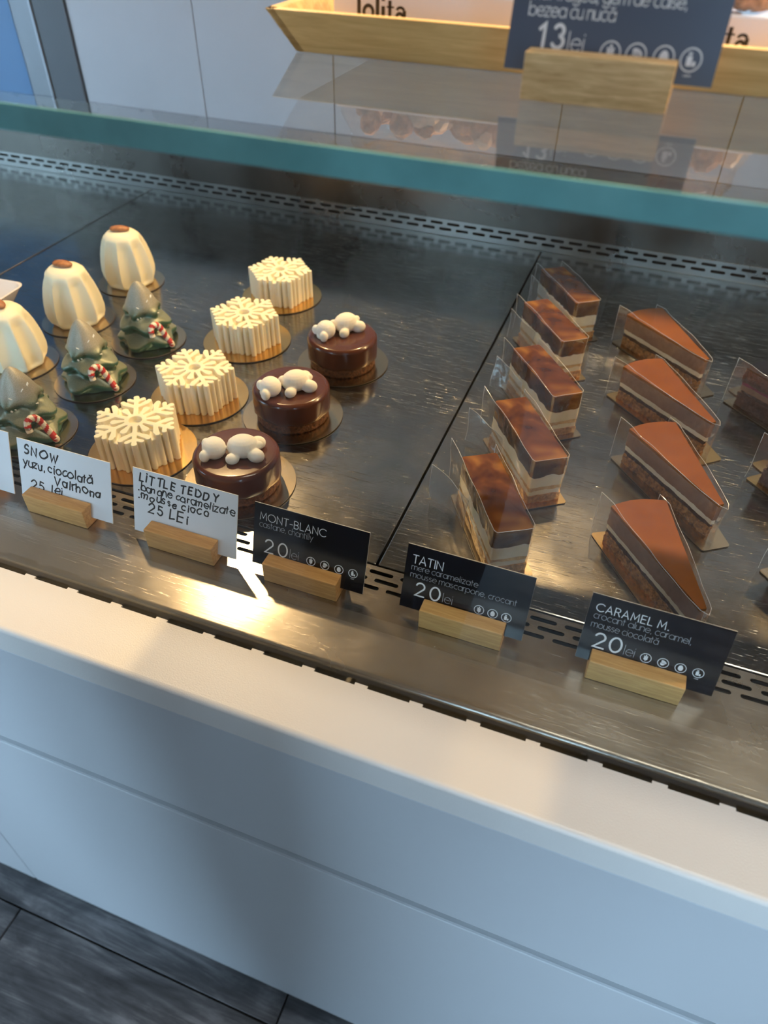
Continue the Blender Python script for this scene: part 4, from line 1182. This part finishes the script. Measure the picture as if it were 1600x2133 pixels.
# packs of cookies with printed sleeves
SER = {  # display letters: (advance, filled stroke list, width factor)
 'l': (0.30, [([(0.12, 0), (0.12, 1.05)], 0.19), ([(0.0, 0.03), (0.26, 0.03)], 0.06)]),
 'o': (0.68, [(arc(0.32, 0.33, 0.24, 0.27, 0, 360), 0.16)]),
 'i': (0.30, [([(0.12, 0), (0.12, 0.62)], 0.19), ([(0.12, 0.82), (0.12, 0.98)], 0.18), ([(0.0, 0.03), (0.26, 0.03)], 0.06)]),
 't': (0.44, [([(0.17, 0.86), (0.17, 0.05)], 0.17), ([(0.0, 0.60), (0.38, 0.60)], 0.07), ([(0.14, 0.06), (0.40, 0.10)], 0.12)]),
 'a': (0.66, [(arc(0.25, 0.20, 0.17, 0.17, 0, 360), 0.14), ([(0.48, 0.50), (0.48, 0.02), (0.60, 0.03)], 0.17), (arc(0.28, 0.44, 0.20, 0.17, 20, 160), 0.12)]),
}
def make_pack(x, y, wd, dp, label, tx):
    t = thing('cookie_pack', label, 'cookie pack', (x, y, ZS+0.0052), 0, 'bags of nutty meringue cookies in the tray')
    g = G(); g.box(0, wd, 0, dp, 0.0, 0.0260); 
    o = g.build('paper_sleeve', M['paper'], t, bevel=0.001)
    g = G(); Tm = card_frame(0, -0.00005, 0, 0.0); h = 0.0120; cx = tx
    for ch in 'lolita':
        adv, st = SER[ch]
        for s, wf in st: ribbon(g, [[(cx+a*h, 0.0108+b*h) for a, b in s]], wf*h, 0.00008, 0, Tm, False)
        cx += adv*h*0.98
    g.build('sleeve_lettering', M['ink'], t, fix=False)
    # cookies heaped above the sleeve
    rnd = random.Random(int(x*1000)); g = G(); g2 = G()
    for k in range(int(wd*620)):
        c = (rnd.uniform(0.008, wd-0.008), rnd.uniform(0.010, dp-0.010), rnd.uniform(0.0265, 0.0400)); r = rnd.uniform(0.005, 0.010)
        (g if rnd.random() < 0.6 else g2).ball(c, (r*rnd.uniform(0.8, 1.2), r, r*rnd.uniform(0.6, 0.9)), 10, rot=Matrix.Rotation(rnd.uniform(0, 3), 4, 'X'))
    for gg, mm, nm in ((g, 'cookie', 'brown_cookie_crumble'), (g2, 'cookie_pale', 'pale_cookie_crumble')):
        for i, p in enumerate(gg.v):
            q = Vector(p)*260; d = noise.noise(q)*0.0016; gg.v[i] = (p[0]+d, p[1]+noise.noise(q+Vector((9, 0, 0)))*0.0016, p[2]+noise.noise(q+Vector((0, 9, 0)))*0.0016)
        o = gg.build(nm, M[mm], t, smooth=True, angle=0.6); o['kind'] = 'stuff'
    # crumpled cellophane bag
    g = G(); n = 48; rings_ = []
    v = []; f = []
    base = rect_round(0.0015, wd-0.0015, 0.0015, dp-0.0015, 0.004, 4); n = len(dense(base, 0.004)); base = dense(base, 0.004)
    for k in range(9):
        z = 0.0255+0.030*k/8; s = 1+0.02*sin(k*1.3)-0.012*k
        for i, (a, b) in enumerate(base):
            cx_, cy_ = wd/2, dp/2; amp = 0.0005*k
            v.append((cx_+(a-cx_)*s+amp*noise.noise((a*150, b*150, k*0.6)), cy_+(b-cy_)*(s-0.03*k)+amp*noise.noise((a*150+5, b*150, k*0.6)), z+0.0006*k*noise.noise((a*220, b*220, 3))))
    for k in range(8):
        for i in range(n): f.append((k*n+i, k*n+(i+1) % n, (k+1)*n+(i+1) % n, (k+1)*n+i))
    f.append(tuple(8*n+i for i in range(n)))
    g.add(v, f); g.build('cellophane_bag', M['bag'], t, smooth=True, angle=0.8, fix=False)
    return t
make_pack(-0.2085, 0.4740, 0.1180, 0.070, 'bag of cookies with lolita sleeve, left one in the tray', 0.0150)
make_pack(-0.0760, 0.4745, 0.1180, 0.070, 'bag of cookies with lolita sleeve, right one in the tray beside the 13 lei card', 0.0680)

# ================================================================== CEILING LAMPS
for i, p in enumerate(LAMPS):
    t = thing('ceiling_spot_lamp', ['small black ceiling spotlight nearest the left window', 'second small black ceiling spotlight from the left window', 'second small black ceiling spotlight from the right wall', 'small black ceiling spotlight nearest the right wall'][i], 'lamp', p, 0, 'ceiling spotlights in a row')
    g = G(); g.tube([(0, 0, CEIL_Z-p[2]), (0, 0, -0.02)], 0.008, 12); g.build('stem', M['lamp_body'], t, smooth=True)
    g = G(); v = []
    g.lathe([(0.034, -0.11), (0.036, -0.11), (0.036, -0.02), (0, -0.018)], 32); g.build('lamp_shade', M['lamp_body'], t, smooth=True)
    g = G(); g.lathe([(0, -0.06), (0.03, -0.06)], 24); g.build('bulb_face', M['bulb'], t)

# ================================================================== THE PERSON TAKING THE PICTURE (behind the camera; shades the counter front)
def skin_body(name, chain, edges, material, parent, sub=2):
    me = bpy.data.meshes.new(name); me.from_pydata([c[0] for c in chain], edges, []); me.materials.append(material)
    o = bpy.data.objects.new(name, me); COL.objects.link(o); o.parent = parent
    md = o.modifiers.new('skin', 'SKIN'); md.use_smooth_shade = True
    for sv, c in zip(me.skin_vertices[0].data, chain):
        r = c[1]; sv.radius = (r, r) if not isinstance(r, tuple) else r
    me.skin_vertices[0].data[0].use_root = True
    ss = o.modifiers.new('sub', 'SUBSURF'); ss.levels = sub; ss.render_levels = sub
    dg = bpy.context.evaluated_depsgraph_get()
    m2 = bpy.data.meshes.new_from_object(o.evaluated_get(dg)); o.modifiers.clear(); o.data = m2
    if not m2.materials: m2.materials.append(material)
    for p in m2.polygons: p.use_smooth = True
    return o
per = thing('person', 'person in dark coat standing before the counter taking the picture', 'person', (-0.22, -0.20, FLOOR_Z))
def W(x, y, z): return (x+0.03+0.22, y+0.12+0.20, z-FLOOR_Z)
ch = [(W(-.27, -.29, -.06), .150), (W(-.25, -.29, .28), .145), (W(-.22, -.28, .54), .145), (W(-.22, -.28, .66), .120), (W(-.21, -.26, .74), .055),      # 0-4
      (W(-.34, -.29, -.22), .090), (W(-.33, -.28, -.36), .066), (W(-.33, -.30, -.62), .048), (W(-.33, -.20, -.675), .036),                            # 5-8
      (W(-.20, -.29, -.22), .090), (W(-.21, -.28, -.36), .066), (W(-.21, -.30, -.62), .048), (W(-.21, -.20, -.675), .036),                            # 9-12
      (W(-.385, -.28, .66), .062), (W(-.42, -.29, .40), .048), (W(-.41, -.22, .17), .034),                                                           # 13-15
      (W(-.055, -.28, .66), .062), (W(-.015, -.29, .40), .048), (W(-.03, -.24, .17), .034)]                                                            # 16-18
skin_body('clothed_body', ch, [(0, 1), (1, 2), (2, 3), (3, 4), (0, 5), (5, 6), (6, 7), (7, 8), (0, 9), (9, 10), (10, 11), (11, 12), (3, 13), (13, 14), (14, 15), (3, 16), (16, 17), (17, 18)], M['coat'], per)
g = G(); hc = Vector(W(-.20, -.22, .865)); rot = Matrix.Rotation(-0.5, 4, 'X')
g.ball(hc, (0.074, 0.092, 0.112), 28, rot=rot)
Th = Matrix.Translation(hc) @ rot
g.ball((0, 0.092, -0.012), (0.012, 0.020, 0.026), 12, Th); g.ball((0, 0.020, -0.085), (0.045, 0.060, 0.040), 16, Th)
for sx in (-1, 1): g.ball((sx*0.075, -0.005, -0.005), (0.010, 0.018, 0.030), 12, Th)
g.tube([W(-.21, -.26, .72), tuple(hc-Vector((0, 0.02, 0.06)))], [0.052, 0.050], 16)
head = g.build('head', M['skin'], per); remesh(head, 0.006, 4)
g = G()
for sx in (-1, 1): g.ball((sx*0.030, 0.082, 0.012), (0.012, 0.010, 0.007), 12, Th)
g.build('eyes', M['candywhite'], head, smooth=True)
g = G(); g.ball((0, 0.088, -0.055), (0.024, 0.008, 0.006), 12, Th); g.build('mouth', M['red'], head, smooth=True)
g = G(); g.ball(tuple(hc+Vector((0, -0.018, 0.018))), (0.083, 0.096, 0.108), 24, rot=rot); g.build('hair', M['hair'], head, smooth=True)
def hand(wr, d, nrm, side):
    wr = Vector(wr); d = Vector(d).normalized(); nrm = Vector(nrm).normalized(); s = d.cross(nrm).normalized()*side
    c = [(wr-d*0.02, .022), (wr+d*0.03, (.028)), (wr+d*0.065, .026)]; e = [(0, 1), (1, 2)]
    for k, L in enumerate((0.066, 0.074, 0.069, 0.054)):
        off = s*(0.026-0.0175*k); n0 = len(c)
        c += [(wr+d*0.070+off, .0095), (wr+d*(0.080+L*0.40)+off+nrm*0.006, .0085), (wr+d*(0.078+L*0.75)+off+nrm*0.022, .0075), (wr+d*(0.076+L*0.92)+off+nrm*0.040, .0065)]
        e += [(2, n0), (n0, n0+1), (n0+1, n0+2), (n0+2, n0+3)]
    n0 = len(c); c += [(wr+d*0.030+s*0.030, .012), (wr+d*0.058+s*0.050+nrm*0.008, .010), (wr+d*0.080+s*0.054+nrm*0.020, .008)]
    e += [(1, n0), (n0, n0+1), (n0+1, n0+2)]
    return skin_body('gloved_hand', [(tuple(p), r) for p, r in c], e, M['coat'], per, 1)
hand(W(-.41, -.22, .17), (0.05, 0.15, -1), (1, 0.1, 0), 1)
hand(W(-.03, -.24, .17), (-0.05, 0.10, -1), (-1, 0.1, 0), -1)

t = thing('added_fill_panel', 'added white panel body of the unseen fill light above the counter front', 'lamp', (0.55, 0.36, CEIL_Z-0.028))  # body made up for the added ledge fill
g = G(); g.box(-0.57, 0.57, -0.13, 0.13, 0.0, 0.026); g.build('frame', M['enamel'], t, bevel=0.003)
